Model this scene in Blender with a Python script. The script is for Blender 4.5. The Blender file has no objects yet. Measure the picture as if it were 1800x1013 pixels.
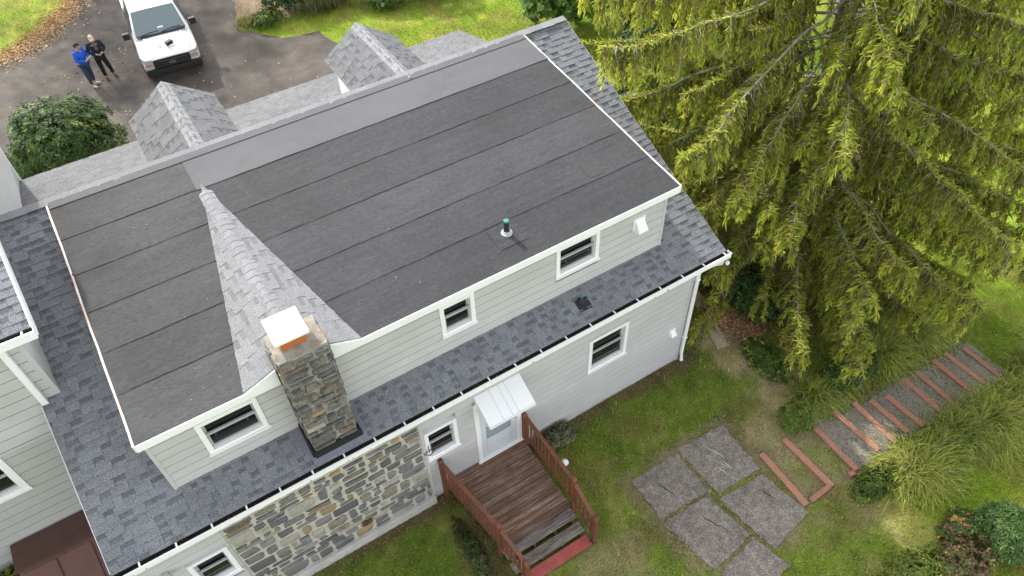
import bpy, bmesh, math, random
import numpy as np
from mathutils import Vector, Matrix

R = math.radians
rng = random.Random(7)
nr = np.random.default_rng(11)
SC = bpy.context.scene
COL = SC.collection

# ------------------------------------------------------------------ camera
CAM_POS = np.array([-8.9188, -7.4568, 15.0053])
YAW, PITCH, ROLL, FPX = 0.52950, 0.83857, -0.04408, 1330.3
def cam_axes():
    cy, sy, cp, sp = math.cos(YAW), math.sin(YAW), math.cos(PITCH), math.sin(PITCH)
    f = np.array([sy*cp, cy*cp, -sp]); r = np.array([cy, -sy, 0.0]); u = np.cross(r, f)
    c, s = math.cos(ROLL), math.sin(ROLL)
    return c*r + s*u, -s*r + c*u, f
RX, UX, FX = cam_axes()
cd = bpy.data.cameras.new('camera'); cam = bpy.data.objects.new('camera', cd); COL.objects.link(cam)
cd.sensor_width = 36; cd.sensor_fit = 'HORIZONTAL'; cd.lens = FPX/1800*36; cd.clip_end = 1500; cd.clip_start = 0.1
m = Matrix.Identity(4)
for i in range(3):
    m[i][0] = RX[i]; m[i][1] = UX[i]; m[i][2] = -FX[i]; m[i][3] = CAM_POS[i]
cam.matrix_world = m
SC.camera = cam
def in_view(P, mx=0.12):
    d = np.asarray(P) - CAM_POS; z = d @ FX
    u = (d @ RX)/np.maximum(z, .1)*FPX/900; v = (d @ UX)/np.maximum(z, .1)*FPX/506
    return (z > .1) & (abs(u) < 1 + mx) & (abs(v) < 1 + mx*1.5)

# ------------------------------------------------------------------ light
SUN_EL, SUN_AZ = R(36.5), R(-10.5)
sd = Vector((math.sin(SUN_AZ)*math.cos(SUN_EL), math.cos(SUN_AZ)*math.cos(SUN_EL), math.sin(SUN_EL)))
w = bpy.data.worlds.new('World'); SC.world = w; w.use_nodes = True
wn = w.node_tree.nodes; wl = w.node_tree.links
bg = wn['Background']; sky = wn.new('ShaderNodeTexSky'); sky.sky_type = 'NISHITA'; sky.sun_disc = False
sky.sun_elevation = SUN_EL; sky.sun_rotation = SUN_AZ; sky.air_density = 1.0; sky.dust_density = 1.5; sky.ozone_density = 2.0
hs = wn.new('ShaderNodeHueSaturation'); hs.inputs['Saturation'].default_value = .22; hs.inputs['Value'].default_value = 1.15   # thin bright cloud over the whole sky
wl.new(sky.outputs[0], hs.inputs['Color']); wl.new(hs.outputs[0], bg.inputs[0]); bg.inputs[1].default_value = 0.15
sl = bpy.data.lights.new('sun', 'SUN'); sl.energy = 2.0; sl.angle = R(1.2); sl.color = (1, .955, .88)
so = bpy.data.objects.new('sun', sl); COL.objects.link(so); so.rotation_euler = sd.to_track_quat('Z', 'Y').to_euler()
so.location = (0, 60, 60)
vs = SC.view_settings; vs.view_transform = 'Standard'; vs.look = 'None'; vs.gamma = 1; vs.exposure = 1.5
SC.render.resolution_x = 1024; SC.render.resolution_y = 576

# ------------------------------------------------------------------ helpers
def s2l(c):
    return tuple(((v/255)/12.92 if v/255 <= .04045 else ((v/255+.055)/1.055)**2.4) for v in c)
def mat(name, c=(.5, .5, .5), c2=None, nscale=6, rough=.75, bump=0, bscale=80, palette=None, rnd=0, attr=None, stretch=(1, 1, 1),
        metallic=0, spec=.4, fine=0, fscale=150, sharp=.12, mask=.5, trans=0, detail=6, blotch=0, blscale=.7):
    m = bpy.data.materials.new(name); m.use_nodes = True
    N = m.node_tree.nodes; L = m.node_tree.links; b = N['Principled BSDF']
    b.inputs['Roughness'].default_value = rough; b.inputs['Metallic'].default_value = metallic
    b.inputs['Specular IOR Level'].default_value = spec
    tc = N.new('ShaderNodeTexCoord'); mp = N.new('ShaderNodeMapping'); L.new(tc.outputs['Object'], mp.inputs[0]); mp.inputs['Scale'].default_value = stretch
    def noise(s, d=detail):
        n = N.new('ShaderNodeTexNoise'); n.inputs['Scale'].default_value = s; n.inputs['Detail'].default_value = d; n.inputs['Roughness'].default_value = .62
        L.new(mp.outputs[0], n.inputs['Vector']); return n
    def mix(kind, fac, a, bb):
        x = N.new('ShaderNodeMix'); x.data_type = 'RGBA'; x.blend_type = kind
        for sock, val in ((x.inputs[0], fac), (x.inputs[6], a), (x.inputs[7], bb)):
            if hasattr(val, 'is_linked'): L.new(val, sock)
            elif isinstance(val, (int, float)): sock.default_value = val
            else: sock.default_value = (*val, 1)
        return x.outputs[2]
    rv = None
    if palette or rnd:
        oi = N.new('ShaderNodeObjectInfo'); ge = N.new('ShaderNodeNewGeometry')
        ad = N.new('ShaderNodeMath'); ad.operation = 'ADD'; L.new(oi.outputs['Random'], ad.inputs[0]); L.new(ge.outputs['Random Per Island'], ad.inputs[1])
        fr = N.new('ShaderNodeMath'); fr.operation = 'FRACT'; L.new(ad.outputs[0], fr.inputs[0]); rv = fr.outputs[0]
    if palette:
        cr = N.new('ShaderNodeValToRGB'); cr.color_ramp.interpolation = 'LINEAR'
        e = cr.color_ramp.elements
        while len(e) < len(palette): e.new(.5)
        for i, pc in enumerate(palette): e[i].position = i/(len(palette)-1); e[i].color = (*pc, 1)
        L.new(rv, cr.inputs[0]); base = cr.outputs[0]
    elif attr:
        a = N.new('ShaderNodeAttribute'); a.attribute_name = attr; base = a.outputs['Color']
    else:
        base = c
    if c2 is not None:
        n = noise(nscale); mr = N.new('ShaderNodeMapRange'); mr.inputs[1].default_value = mask-sharp; mr.inputs[2].default_value = mask+sharp
        L.new(n.outputs[0], mr.inputs[0]); base = mix('MIX', mr.outputs[0], base, c2)
    if rnd and not palette:
        mr = N.new('ShaderNodeMapRange'); mr.inputs[3].default_value = 1-rnd; mr.inputs[4].default_value = 1+rnd; L.new(rv, mr.inputs[0])
        base = mix('MULTIPLY', 1.0, base, mr.outputs[0])
    if fine:
        n = noise(fscale, 2); mr = N.new('ShaderNodeMapRange'); mr.inputs[1].default_value = .3; mr.inputs[2].default_value = .7
        mr.inputs[3].default_value = 1-fine; mr.inputs[4].default_value = 1+fine; L.new(n.outputs[0], mr.inputs[0])
        base = mix('MULTIPLY', 1.0, base, mr.outputs[0])
    if blotch:
        n = N.new('ShaderNodeTexNoise'); n.inputs['Scale'].default_value = blscale; n.inputs['Detail'].default_value = 7; n.inputs['Roughness'].default_value = .65; n.inputs['Distortion'].default_value = .6
        L.new(tc.outputs['Object'], n.inputs['Vector']); mr = N.new('ShaderNodeMapRange'); mr.inputs[1].default_value = .33; mr.inputs[2].default_value = .67
        mr.inputs[3].default_value = 1-blotch; mr.inputs[4].default_value = 1+blotch; L.new(n.outputs[0], mr.inputs[0]); base = mix('MULTIPLY', 1.0, base, mr.outputs[0])
    if hasattr(base, 'is_linked'): L.new(base, b.inputs['Base Color'])
    else: b.inputs['Base Color'].default_value = (*base, 1)
    if bump:
        n = noise(bscale, 5); bp = N.new('ShaderNodeBump'); bp.inputs['Strength'].default_value = bump; bp.inputs['Distance'].default_value = .02
        L.new(n.outputs[0], bp.inputs['Height']); L.new(bp.outputs[0], b.inputs['Normal'])
    if trans:
        out = N['Material Output']; t = N.new('ShaderNodeBsdfTranslucent'); ms = N.new('ShaderNodeMixShader'); ms.inputs[0].default_value = trans
        if hasattr(base, 'is_linked'): L.new(base, t.inputs[0])
        else: t.inputs[0].default_value = (*base, 1)
        L.new(b.outputs[0], ms.inputs[1]); L.new(t.outputs[0], ms.inputs[2]); L.new(ms.outputs[0], out.inputs[0])
    return m

class MB:
    def __init__(s): s.v = []; s.f = []
    def add(s, vs, fs):
        o = len(s.v); s.v += [tuple(map(float, p)) for p in vs]; s.f += [tuple(i+o for i in f) for f in fs]; return s
    def box(s, x0, x1, y0, y1, z0, z1):
        return s.add([(x0,y0,z0),(x1,y0,z0),(x1,y1,z0),(x0,y1,z0),(x0,y0,z1),(x1,y0,z1),(x1,y1,z1),(x0,y1,z1)],
                     [(0,3,2,1),(4,5,6,7),(0,1,5,4),(1,2,6,5),(2,3,7,6),(3,0,4,7)])
    def hexa(s, b, t):   # bottom 4, top 4 corners, any orientation
        return s.add(list(b)+list(t), [(0,3,2,1),(4,5,6,7),(0,1,5,4),(1,2,6,5),(2,3,7,6),(3,0,4,7)])
    def prism(s, poly, d):  # extrude a 3D polygon by vector d
        n = len(poly); d = np.array(d, float); a = [np.array(p, float) for p in poly]
        return s.add(a+[p+d for p in a], [tuple(range(n))[::-1], tuple(range(n, 2*n))]+[(i, (i+1) % n, n+(i+1) % n, n+i) for i in range(n)])
    def bar(s, p, q, w, h, up=(0, 0, 1)):
        p = np.array(p, float); q = np.array(q, float); d = q-p; d /= np.linalg.norm(d); up = np.array(up, float)
        sx = np.cross(d, up); sx /= np.linalg.norm(sx); uu = np.cross(sx, d)
        c = [(-w/2, -h/2), (w/2, -h/2), (w/2, h/2), (-w/2, h/2)]
        return s.hexa([p+sx*a+uu*b for a, b in c], [q+sx*a+uu*b for a, b in c])
    def tube(s, pts, rad, n=8, cap=True):
        pts = [np.array(p, float) for p in pts]; k = len(pts); rad = [rad]*k if isinstance(rad, (int, float)) else rad
        vs = []; ref = np.array([.31, .17, .93])
        for i, p in enumerate(pts):
            d = pts[min(i+1, k-1)]-pts[max(i-1, 0)]; d = d/(np.linalg.norm(d)+1e-9)
            a = np.cross(d, ref)
            if np.linalg.norm(a) < .05: a = np.cross(d, np.array([1., 0, 0]))
            a /= np.linalg.norm(a); b = np.cross(d, a)
            vs += [p+rad[i]*(a*math.cos(2*math.pi*j/n)+b*math.sin(2*math.pi*j/n)) for j in range(n)]
        fs = [(i*n+j, i*n+(j+1) % n, (i+1)*n+(j+1) % n, (i+1)*n+j) for i in range(k-1) for j in range(n)]
        if cap: fs += [tuple(range(n))[::-1], tuple(range((k-1)*n, k*n))]
        return s.add(vs, fs)
    def lathe(s, c, prof, n=16):   # prof [(r,z)]
        c = np.array(c, float); vs = [c+np.array([r*math.cos(2*math.pi*j/n), r*math.sin(2*math.pi*j/n), z]) for r, z in prof for j in range(n)]
        k = len(prof); fs = [(i*n+j, i*n+(j+1) % n, (i+1)*n+(j+1) % n, (i+1)*n+j) for i in range(k-1) for j in range(n)]
        fs += [tuple(range(n))[::-1], tuple(range((k-1)*n, k*n))]
        return s.add(vs, fs)
    def build(s, name, m, parent=None, smooth=0, bevel=0):
        me = bpy.data.meshes.new(name); me.from_pydata(s.v, [], s.f); me.update()
        return link(name, me, m, parent, smooth, bevel)
def link(name, me, m, parent=None, smooth=0, bevel=0):
    o = bpy.data.objects.new(name, me); COL.objects.link(o)
    if m:
        for mm in (m if isinstance(m, (list, tuple)) else [m]): me.materials.append(mm)
    if parent: o.parent = parent
    if smooth:
        me.polygons.foreach_set('use_smooth', [True]*len(me.polygons))
        if smooth < 180: me.set_sharp_from_angle(angle=R(smooth))
    if bevel:
        b = o.modifiers.new('bevel', 'BEVEL'); b.width = bevel; b.segments = 2; b.limit_method = 'ANGLE'
    return o
def thing(name, label, cat, group=None, loc=(0, 0, 0), rz=0):
    o = bpy.data.objects.new(name, None); COL.objects.link(o); o.location = loc; o.rotation_euler = (0, 0, rz); o.empty_display_size = .2
    return tag(o, label, cat, group)
def tag(o, label, cat, group=None):
    o['label'] = label; o['category'] = cat
    if group: o['group'] = group
    return o
def struct(o): o['kind'] = 'structure'; return o
def stuff(o, label=None, cat=None):
    o['kind'] = 'stuff'
    if label: o['label'] = label
    if cat: o['category'] = cat
    return o

class Leaves:      # many little faces with a colour of their own
    def __init__(s): s.V = []; s.F = []; s.C = []; s.n = 0
    def quads(s, P, C):    # P (N,4,3), C (N,3) or (N,4,3)
        N = len(P)
        if N == 0: return
        s.V.append(P.reshape(-1, 3)); s.F.append(np.arange(N*4).reshape(N, 4)+s.n); s.n += N*4
        C = np.asarray(C); C = np.repeat(C[:, None, :], 4, 1) if C.ndim == 2 else C
        s.C.append(C.reshape(-1, 3))
    def diamonds(s, base, d, side, L, W, C, Ct=None, belly=.45):
        L = np.asarray(L)[:, None]; W = np.asarray(W)[:, None]
        P = np.stack([base, base+d*L*belly+side*W, base+d*L, base+d*L*belly-side*W], 1)
        if Ct is not None: C = np.stack([C, C*.5+Ct*.5, Ct, C*.5+Ct*.5], 1)
        s.quads(P, C)
    def mesh(s, name):
        V = np.concatenate(s.V); F = np.concatenate(s.F); C = np.concatenate(s.C)
        me = bpy.data.meshes.new(name); me.vertices.add(len(V)); me.vertices.foreach_set('co', V.astype(np.float32).ravel())
        me.loops.add(F.size); me.loops.foreach_set('vertex_index', F.astype(np.int32).ravel())
        me.polygons.add(len(F)); me.polygons.foreach_set('loop_start', np.arange(0, F.size, 4, dtype=np.int32))
        me.update(calc_edges=True)
        a = me.color_attributes.new('Col', 'FLOAT_COLOR', 'POINT'); a.data.foreach_set('color', np.c_[np.clip(C, 0, 1), np.ones(len(C))].astype(np.float32).ravel())
        return me
    def build(s, name, m, parent=None): return link(name, s.mesh(name), m, parent)
def unit(a): return a/(np.linalg.norm(a, axis=-1, keepdims=True)+1e-9)
def perp(d):
    r = nr.normal(size=d.shape); return unit(np.cross(d, r))
def pal(cols, n, jit=.12):
    c = np.array(cols)[nr.integers(0, len(cols), n)]; t = nr.random((n, 1)); c2 = np.array(cols)[nr.integers(0, len(cols), n)]
    return (c*t+c2*(1-t))*(1+jit*nr.normal(size=(n, 1)))
_vn = np.random.default_rng(3).random((64, 64))
def vnoise(x, y, s=1.0):
    x = np.asarray(x)*s+100; y = np.asarray(y)*s+100
    xi = np.floor(x).astype(int); yi = np.floor(y).astype(int); fx = x-xi; fy = y-yi; fx = fx*fx*(3-2*fx); fy = fy*fy*(3-2*fy)
    g = lambda a, b: _vn[a % 64, b % 64]
    return (g(xi, yi)*(1-fx)+g(xi+1, yi)*fx)*(1-fy)+(g(xi, yi+1)*(1-fx)+g(xi+1, yi+1)*fx)*fy
def fbm(x, y, s): return vnoise(x, y, s)*.5+vnoise(x+7.3, y+1.7, s*2.1)*.3+vnoise(x+3.1, y+9.2, s*4.3)*.2
def sstep(a, b, x):
    t = np.clip((np.asarray(x)-a)/(b-a), 0, 1); return t*t*(3-2*t)
def G(x, y):       # ground height
    x = np.asarray(x, float); y = np.asarray(y, float)
    t = np.maximum(0, x-.8); z = -.17*t*t/(t+.6)
    z = np.where(x > 18, z*.7+.3*(-.17*17.2), z)
    z = z*(.25+.75*(1-sstep(6, 11, y)))
    return z+.95*sstep(12.1, 12.6, -x)*(1-sstep(8, 14, y))
def near_seg(x, y, a, b):
    a = np.array(a); b = np.array(b); d = b-a; t = np.clip(((x-a[0])*d[0]+(y-a[1])*d[1])/(d@d), 0, 1)
    return np.hypot(x-a[0]-t*d[0], y-a[1]-t*d[1])

# ------------------------------------------------------------------ materials
M = {}
M['lawn'] = mat('lawn', attr='Col', rough=.9, fine=.45, fscale=45, bump=.6, bscale=30, spec=.1)
M['blade'] = mat('grass_blade', attr='Col', rough=.6, spec=.25, trans=.3)
M['leaf'] = mat('leaf', attr='Col', rough=.6, spec=.2, trans=.25)
M['needle'] = mat('needles', attr='Col', rough=.5, spec=.3, trans=.55)
M['bark'] = mat('bark', (.09, .075, .06), (.26, .245, .22), nscale=9, rough=.95, bump=.8, bscale=22, stretch=(1, 1, .3))
M['twig'] = mat('twig', (.14, .115, .09), (.4, .37, .335), nscale=4, rough=.9, sharp=.2)
M['asphalt'] = mat('asphalt', blotch=.25, blscale=.9, c=(.055, .047, .041), c2=(.12, .1, .082), nscale=.55, rough=.93, fine=.35, fscale=60, bump=.5, bscale=70, sharp=.2)
M['litter'] = mat('litter_leaf', attr='Col', rough=.8, spec=.2)
sh = [(.18, .186, .199), (.194, .2, .213), (.21, .216, .229), (.186, .192, .204), (.22, .226, .238), (.198, .202, .21)]
M['shingle'] = mat('shingle', palette=sh, blotch=.13, blscale=1.3, rough=.9, fine=.5, fscale=60, bump=.35, bscale=220, spec=.3)
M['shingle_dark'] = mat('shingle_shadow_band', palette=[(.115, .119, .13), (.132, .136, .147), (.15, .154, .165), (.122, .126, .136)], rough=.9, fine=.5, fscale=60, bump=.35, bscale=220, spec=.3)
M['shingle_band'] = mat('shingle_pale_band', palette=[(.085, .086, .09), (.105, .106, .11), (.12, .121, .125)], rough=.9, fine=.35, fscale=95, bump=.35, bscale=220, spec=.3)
sh2 = [(.12, .121, .125), (.142, .143, .147), (.132, .133, .137), (.155, .156, .16), (.142, .143, .146)]
M['shingle_light'] = mat('shingle_pale', palette=sh2, blotch=.1, blscale=1.3, rough=.9, fine=.45, fscale=60, bump=.35, bscale=220, spec=.3)
M['shingle_saddle'] = mat('shingle_saddle', palette=[(.19, .191, .194), (.215, .216, .219), (.2, .201, .204), (.23, .231, .233)], rough=.9, fine=.4, fscale=60, bump=.35, bscale=220)
M['shingle_sband'] = mat('shingle_saddle_band', palette=[(.145, .146, .15), (.165, .166, .169), (.18, .181, .184)], rough=.9, fine=.4, fscale=60, bump=.35, bscale=220)
M['cap_shingle'] = mat('ridge_shingle', (.23, .231, .235), rnd=.08, rough=.9, fine=.3, fscale=90, bump=.3, bscale=200)
M['membrane'] = mat('cap_sheet', (.041, .0415, .043), (.057, .0575, .0595), blotch=.16, blscale=.55, nscale=3.2, rough=.82, rnd=.14, fine=.45, fscale=40, stretch=(.3, 3.5, 1), bump=.25, bscale=120, spec=.3, sharp=.25)
M['membrane_left'] = mat('cap_sheet_faded', (.05, .049, .0485), (.068, .0665, .0655), blotch=.18, blscale=.6, nscale=3.2, rough=.82, rnd=.1, fine=.45, fscale=40, stretch=(.3, 3.5, 1), bump=.25, bscale=120, spec=.3, sharp=.25)
M['membrane_light'] = mat('cap_sheet_pale', (.09, .09, .095), (.108, .108, .113), blotch=.08, nscale=2.0, rough=.8, fine=.2, fscale=70, stretch=(.6, 1.5, 1), bump=.2, bscale=120, sharp=.25)
M['bitumen'] = mat('bitumen_seam', (.034, .034, .035), (.1, .1, .1), nscale=2.2, rough=.8, mask=.5, sharp=.04)
M['siding'] = mat('siding', (.53, .517, .513), (.49, .477, .471), blotch=.05, blscale=1.1, nscale=1.2, rough=.55, rnd=.025, fine=.03, sharp=.3)
M['siding_low'] = mat('siding_low', (.45, .443, .425), (.41, .403, .385), blotch=.05, blscale=1.1, nscale=1.4, rough=.6, rnd=.03, fine=.04, sharp=.3)
M['white'] = mat('white_trim', (.87, .855, .855), (.77, .755, .74), nscale=2.2, rough=.5, mask=.66, sharp=.15)
M['primer'] = mat('rake_trim', (.72, .69, .66), (.62, .43, .33), nscale=2.4, rough=.6, mask=.52, sharp=.1)
M['metal_white'] = mat('white_metal', (.87, .87, .865), rough=.38, spec=.5)
M['glass'] = mat('window_glass', (.012, .013, .014), rough=.06, spec=.6)
M['sash'] = mat('sash', (.42, .42, .41), rough=.5)
M['dark'] = mat('dark_void', (.02, .02, .021), rough=.8)
M['flash'] = mat('dark_flashing', (.022, .022, .025), rough=.55, metallic=.2)
M['gutter_in'] = mat('gutter_inside', (.03, .028, .026), (.07, .055, .04), nscale=7, rough=.9, mask=.6)
st = [(.13, .13, .127), (.19, .187, .178), (.095, .096, .098), (.24, .235, .22), (.155, .15, .14), (.21, .208, .2), (.25, .215, .16), (.1, .102, .104), (.17, .165, .155), (.28, .27, .25)]
M['stone'] = mat('field_stone', palette=st, c2=(.085, .085, .085), nscale=7, rough=.9, bump=.7, bscale=18, fine=.25, fscale=40, mask=.62)
M['stone_tan'] = mat('tan_stone', (.36, .25, .12), (.25, .2, .14), nscale=6, rough=.9, bump=.5, bscale=20, fine=.15)
M['stone_pale'] = mat('pale_stone', (.4, .37, .3), (.3, .28, .24), nscale=6, rough=.9, bump=.5, bscale=20, fine=.15)
stc = [(.14, .135, .127), (.22, .205, .18), (.09, .088, .086), (.27, .245, .21), (.18, .155, .125), (.24, .165, .11), (.12, .12, .12), (.2, .19, .175)]
M['stone_ch'] = mat('chimney_stone', palette=stc, c2=(.06, .06, .06), nscale=8, rough=.92, bump=.8, bscale=18, fine=.3, fscale=40, mask=.58)
M['mortar'] = mat('mortar', (.56, .52, .44), (.44, .41, .36), nscale=9, rough=.95, bump=.5, bscale=50)
M['mortar_ch'] = mat('chimney_mortar', (.35, .335, .3), (.22, .21, .19), nscale=7, rough=.95, bump=.6, bscale=40)
M['crown'] = mat('crown_mortar', (.3, .28, .245), (.22, .17, .115), nscale=5, rough=.95, bump=.7, bscale=25)
M['clay'] = mat('clay_flue', (.45, .13, .035), rough=.8, fine=.2)
M['concrete'] = mat('concrete', blotch=.15, c=(.55, .53, .49), c2=(.45, .43, .4), nscale=4, rough=.9, bump=.3, bscale=50)
M['slab'] = mat('patio_slab', (.15, .128, .108), (.3, .262, .22), blotch=.2, blscale=1.6, nscale=7, rough=.95, bump=.9, bscale=35, fine=.55, fscale=38, sharp=.22)
M['lichen'] = mat('slab_vein', (.45, .42, .36), rough=.95, fine=.2)
M['deck'] = mat('deck_board', (.165, .092, .058), (.34, .27, .21), blotch=.25, blscale=1.2, nscale=3.4, rough=.8, rnd=.22, stretch=(.5, 6, 6), fine=.35, fscale=30, bump=.4, bscale=25, mask=.6, sharp=.1)
M['deck_grey'] = mat('weathered_tread', (.27, .245, .215), (.1, .075, .06), nscale=3.6, rough=.9, stretch=(.6, 6, 6), fine=.5, fscale=30, bump=.5, bscale=25, mask=.5, sharp=.15)
M['rail'] = mat('stained_rail', (.2, .066, .032), (.14, .062, .036), nscale=5, rough=.65, rnd=.12, fine=.2, fscale=30)
M['redpaint'] = mat('red_paint', blotch=.12, c=(.4, .085, .07), c2=(.31, .07, .055), nscale=5, rough=.6, fine=.12, fscale=30)
M['tie'] = mat('step_timber', (.42, .17, .105), (.3, .17, .12), nscale=4, rough=.8, rnd=.15, stretch=(5, .7, 5), fine=.3, fscale=25, bump=.3, bscale=30)
M['gravel'] = mat('gravel', (.18, .155, .13), (.32, .28, .23), nscale=45, rough=.95, bump=1, bscale=50, sharp=.1)
M['dirt'] = mat('dirt', (.15, .105, .07), (.24, .19, .13), nscale=14, rough=.95, bump=.8, bscale=40, fine=.4, fscale=50)
M['brown'] = mat('brown_steel', (.14, .062, .05), (.12, .055, .044), nscale=3, rough=.45, spec=.4)
M['brown2'] = mat('brown_steel_top', (.075, .037, .028), (.09, .046, .036), nscale=4, rough=.6)
M['blackp'] = mat('black_plastic', (.015, .015, .016), rough=.5)
M['tyre'] = mat('tyre_rubber', (.014, .014, .014), rough=.85)
M['paint'] = mat('truck_paint', (.8, .8, .8), rough=.22, spec=.5)
M['carglass'] = mat('car_glass', (.03, .045, .045), rough=.03, spec=.8)
M['wind'] = mat('windshield_glass', (.15, .2, .205), rough=.02, spec=1.0)
M['lamp'] = mat('headlamp', (.35, .35, .36), rough=.12, spec=.7)
M['amber'] = mat('amber_lens', (.45, .1, .05), rough=.25)
M['chrome'] = mat('chrome', (.6, .6, .62), rough=.2, metallic=.9)
M['emb'] = mat('emblem_field', (.05, .06, .075), rough=.3)
M['copper'] = mat('patina_pipe', (.04, .22, .17), rough=.6)
M['skin'] = mat('skin', (.46, .25, .17), rough=.55)
M['hair'] = mat('dark_hair', (.018, .014, .012), rough=.7)
M['blue'] = mat('blue_sweater', (.016, .1, .52), rough=.85, fine=.12, fscale=40)
M['navy'] = mat('navy_jacket', (.013, .017, .028), rough=.85, fine=.2, fscale=40)
M['jeans'] = mat('jeans', (.035, .05, .085), rough=.9, fine=.2, fscale=40)
M['blackcloth'] = mat('black_trousers', (.012, .012, .013), rough=.9)
M['boot'] = mat('brown_boot', (.1, .055, .03), rough=.7)
M['shoe'] = mat('pale_shoe', (.5, .47, .4), rough=.7)
M['cap'] = mat('cream_cap', (.7, .52, .36), rough=.8)
M['shirt'] = mat('olive_shirt', (.12, .11, .085), rough=.9)
M['paper'] = mat('paper', (.8, .8, .8), rough=.6)
# ------------------------------------------------------------------ ground
DRIVE = [(-12.6, 11.2), (-1.7, 11.2), (-1.25, 14), (-1.35, 17.1), (-1.0, 18.4), (-1.16, 19.8), (-2.5, 20.0), (-3.73, 21.7), (-3.2, 24.1), (-2.6, 32), (-6.5, 42), (-12, 42),
         (-8.2, 31), (-8.7, 28.1), (-9.7, 26.5), (-10.8, 25.4), (-12.1, 24.6), (-16, 24), (-24, 24), (-24, 17), (-14, 16)]
def inpoly(x, y, poly):
    x = np.asarray(x); y = np.asarray(y); r = np.zeros(x.shape, bool); n = len(poly)
    for i in range(n):
        (x0, y0), (x1, y1) = poly[i], poly[(i+1) % n]
        if y0 == y1: continue
        r ^= ((y0 > y) != (y1 > y)) & (x < (x1-x0)*(y-y0)/(y1-y0)+x0)
    return r
def polydist(x, y, poly):
    return np.min([near_seg(x, y, poly[i], poly[(i+1) % len(poly)]) for i in range(len(poly))], 0)
def gcol(x, y):
    x = np.asarray(x, float); y = np.asarray(y, float)
    a = fbm(x, y, .8)[..., None]; b = fbm(x+31, y-12, 2.3)[..., None]; c = fbm(x-9, y+44, .35)[..., None]
    g1 = np.array([.112, .165, .022]); g2 = np.array([.195, .25, .034]); g3 = np.array([.29, .27, .08])
    col = g1*(1-a)+g2*a; col = col*(1-sstep(.5, .75, b)*.6)+g3*sstep(.5, .75, b)*.6
    col = col*(1-.55*sstep(.52, .72, fbm(x-40, y+13, .9))[..., None])+.55*sstep(.52, .72, fbm(x-40, y+13, .9))[..., None]*np.array([.17, .135, .055])
    straw = np.array([.38, .31, .17]); soil = np.array([.11, .075, .045]); mulch = np.array([.26, .14, .075])
    def put(col, k, cc): k = np.clip(k, 0, 1)[..., None]; return col*(1-k)+cc*k
    n = fbm(x*1.0, y*1.0, 2.0)
    d = near_seg(x, y, (1.35, .1), (1.75, -2.2)); col = put(col, (1-sstep(.25, 1.1, d+(n-.5)*1.1))*.95, straw*1.15)  # dry straw band, its colour also raised to offset the tree shade
    d = near_seg(x, y, (.2, -2.9), (1.3, -2.6)); col = put(col, (1-sstep(.2, .9, d+(n-.5)*1.0))*.75, straw*.95)
    d = near_seg(x, y, (1.1, -4.8), (1.3, -6.4)); col = put(col, (1-sstep(.0, .7, d+(n-.5)*1.6))*.5, straw*.8)
    d = near_seg(x, y, (-4.6, -2.95), (-3.9, -3.3)); col = put(col, (1-sstep(.1, .7, d+(n-.5)*.8))*.7, straw*.85)
    d = near_seg(x, y, (1.85, .9), (2.3, -.1)); col = put(col, (1-sstep(.15, .75, d+(n-.5)*.6)), mulch)
    d = near_seg(x, y, (-12, -.05), (.4, -.05)); col = put(col, (1-sstep(.05, .42, d+(n-.5)*.6))*.8, soil)
    d = near_seg(x, y, (-6.3, -1.2), (-6.3, -2.8)); col = put(col, (1-sstep(.1, .7, d+(n-.5)*.8))*.55, soil*1.1)
    k = ((x > -3.2) & (x < 0) & (y < -1.8) & (y > -5)); col = put(col, k*(.25+.5*(n > .5)), straw*.62)
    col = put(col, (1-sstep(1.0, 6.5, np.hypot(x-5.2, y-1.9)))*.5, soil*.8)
    dd = polydist(x, y, DRIVE[8:18]); k = ((x > -.3) & (x < 1.4) & (y < -3.0) & (y > -4.4)); col = put(col, k*(.35+.5*(n > .48)), straw*.7)
    col = put(col, np.where((x < -6), 1-sstep(.2, 1.1, dd+(n-.5)), 0), np.array([.2, .11, .05]))
    sun = (x > 8)|(y > 12)|((x > .9) & (y < -4.6)); col = np.where(sun[..., None], col*np.array([1.15, 1.2, .8]), col)  # sunlight painted into the grass: brighter, yellower colour over these areas
    d = near_seg(x, y, (-1.9, 22.5), (-3.2, 23.5)); col = put(col, (1-sstep(.5, 1.5, d+(n-.5))), np.array([.27, .2, .13]))
    return col*(.55+.55*fbm(x+5, y+5, 4)[..., None]+.4*fbm(x+2, y+8, 11)[..., None])
def axis(lo, hi, segs):
    out = []
    for a, b, st_ in segs: out += list(np.arange(a, b, st_))
    return np.array([lo*1.0]+out+[hi*1.0])
gx = axis(-160, 220, [(-140, -40, 20), (-40, -16, 2), (-16, 12, .16), (12, 32, .5), (32, 60, 3), (60, 200, 20)])
gy = axis(-160, 220, [(-140, -40, 20), (-40, -10, 2), (-10, 8, .16), (8, 32, .4), (32, 60, 3), (60, 200, 20)])
X, Y = np.meshgrid(gx, gy); Z = G(X, Y)+(fbm(X, Y, 1.1)-.5)*.05*sstep(.1, .8, np.where((X > -12) & (X < .2), -Y, 1.0))
Z = np.where((Y > 11) & (X < 3), G(X, Y), Z)
me = bpy.data.meshes.new('lawn'); nx, ny = len(gx), len(gy)
idx = np.arange(nx*ny).reshape(ny, nx); F = np.stack([idx[:-1, :-1], idx[:-1, 1:], idx[1:, 1:], idx[1:, :-1]], -1).reshape(-1, 4)
me.vertices.add(nx*ny); me.vertices.foreach_set('co', np.stack([X, Y, Z], -1).astype(np.float32).ravel())
me.loops.add(F.size); me.loops.foreach_set('vertex_index', F.astype(np.int32).ravel()); me.polygons.add(len(F)); me.polygons.foreach_set('loop_start', np.arange(0, F.size, 4, dtype=np.int32))
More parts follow.
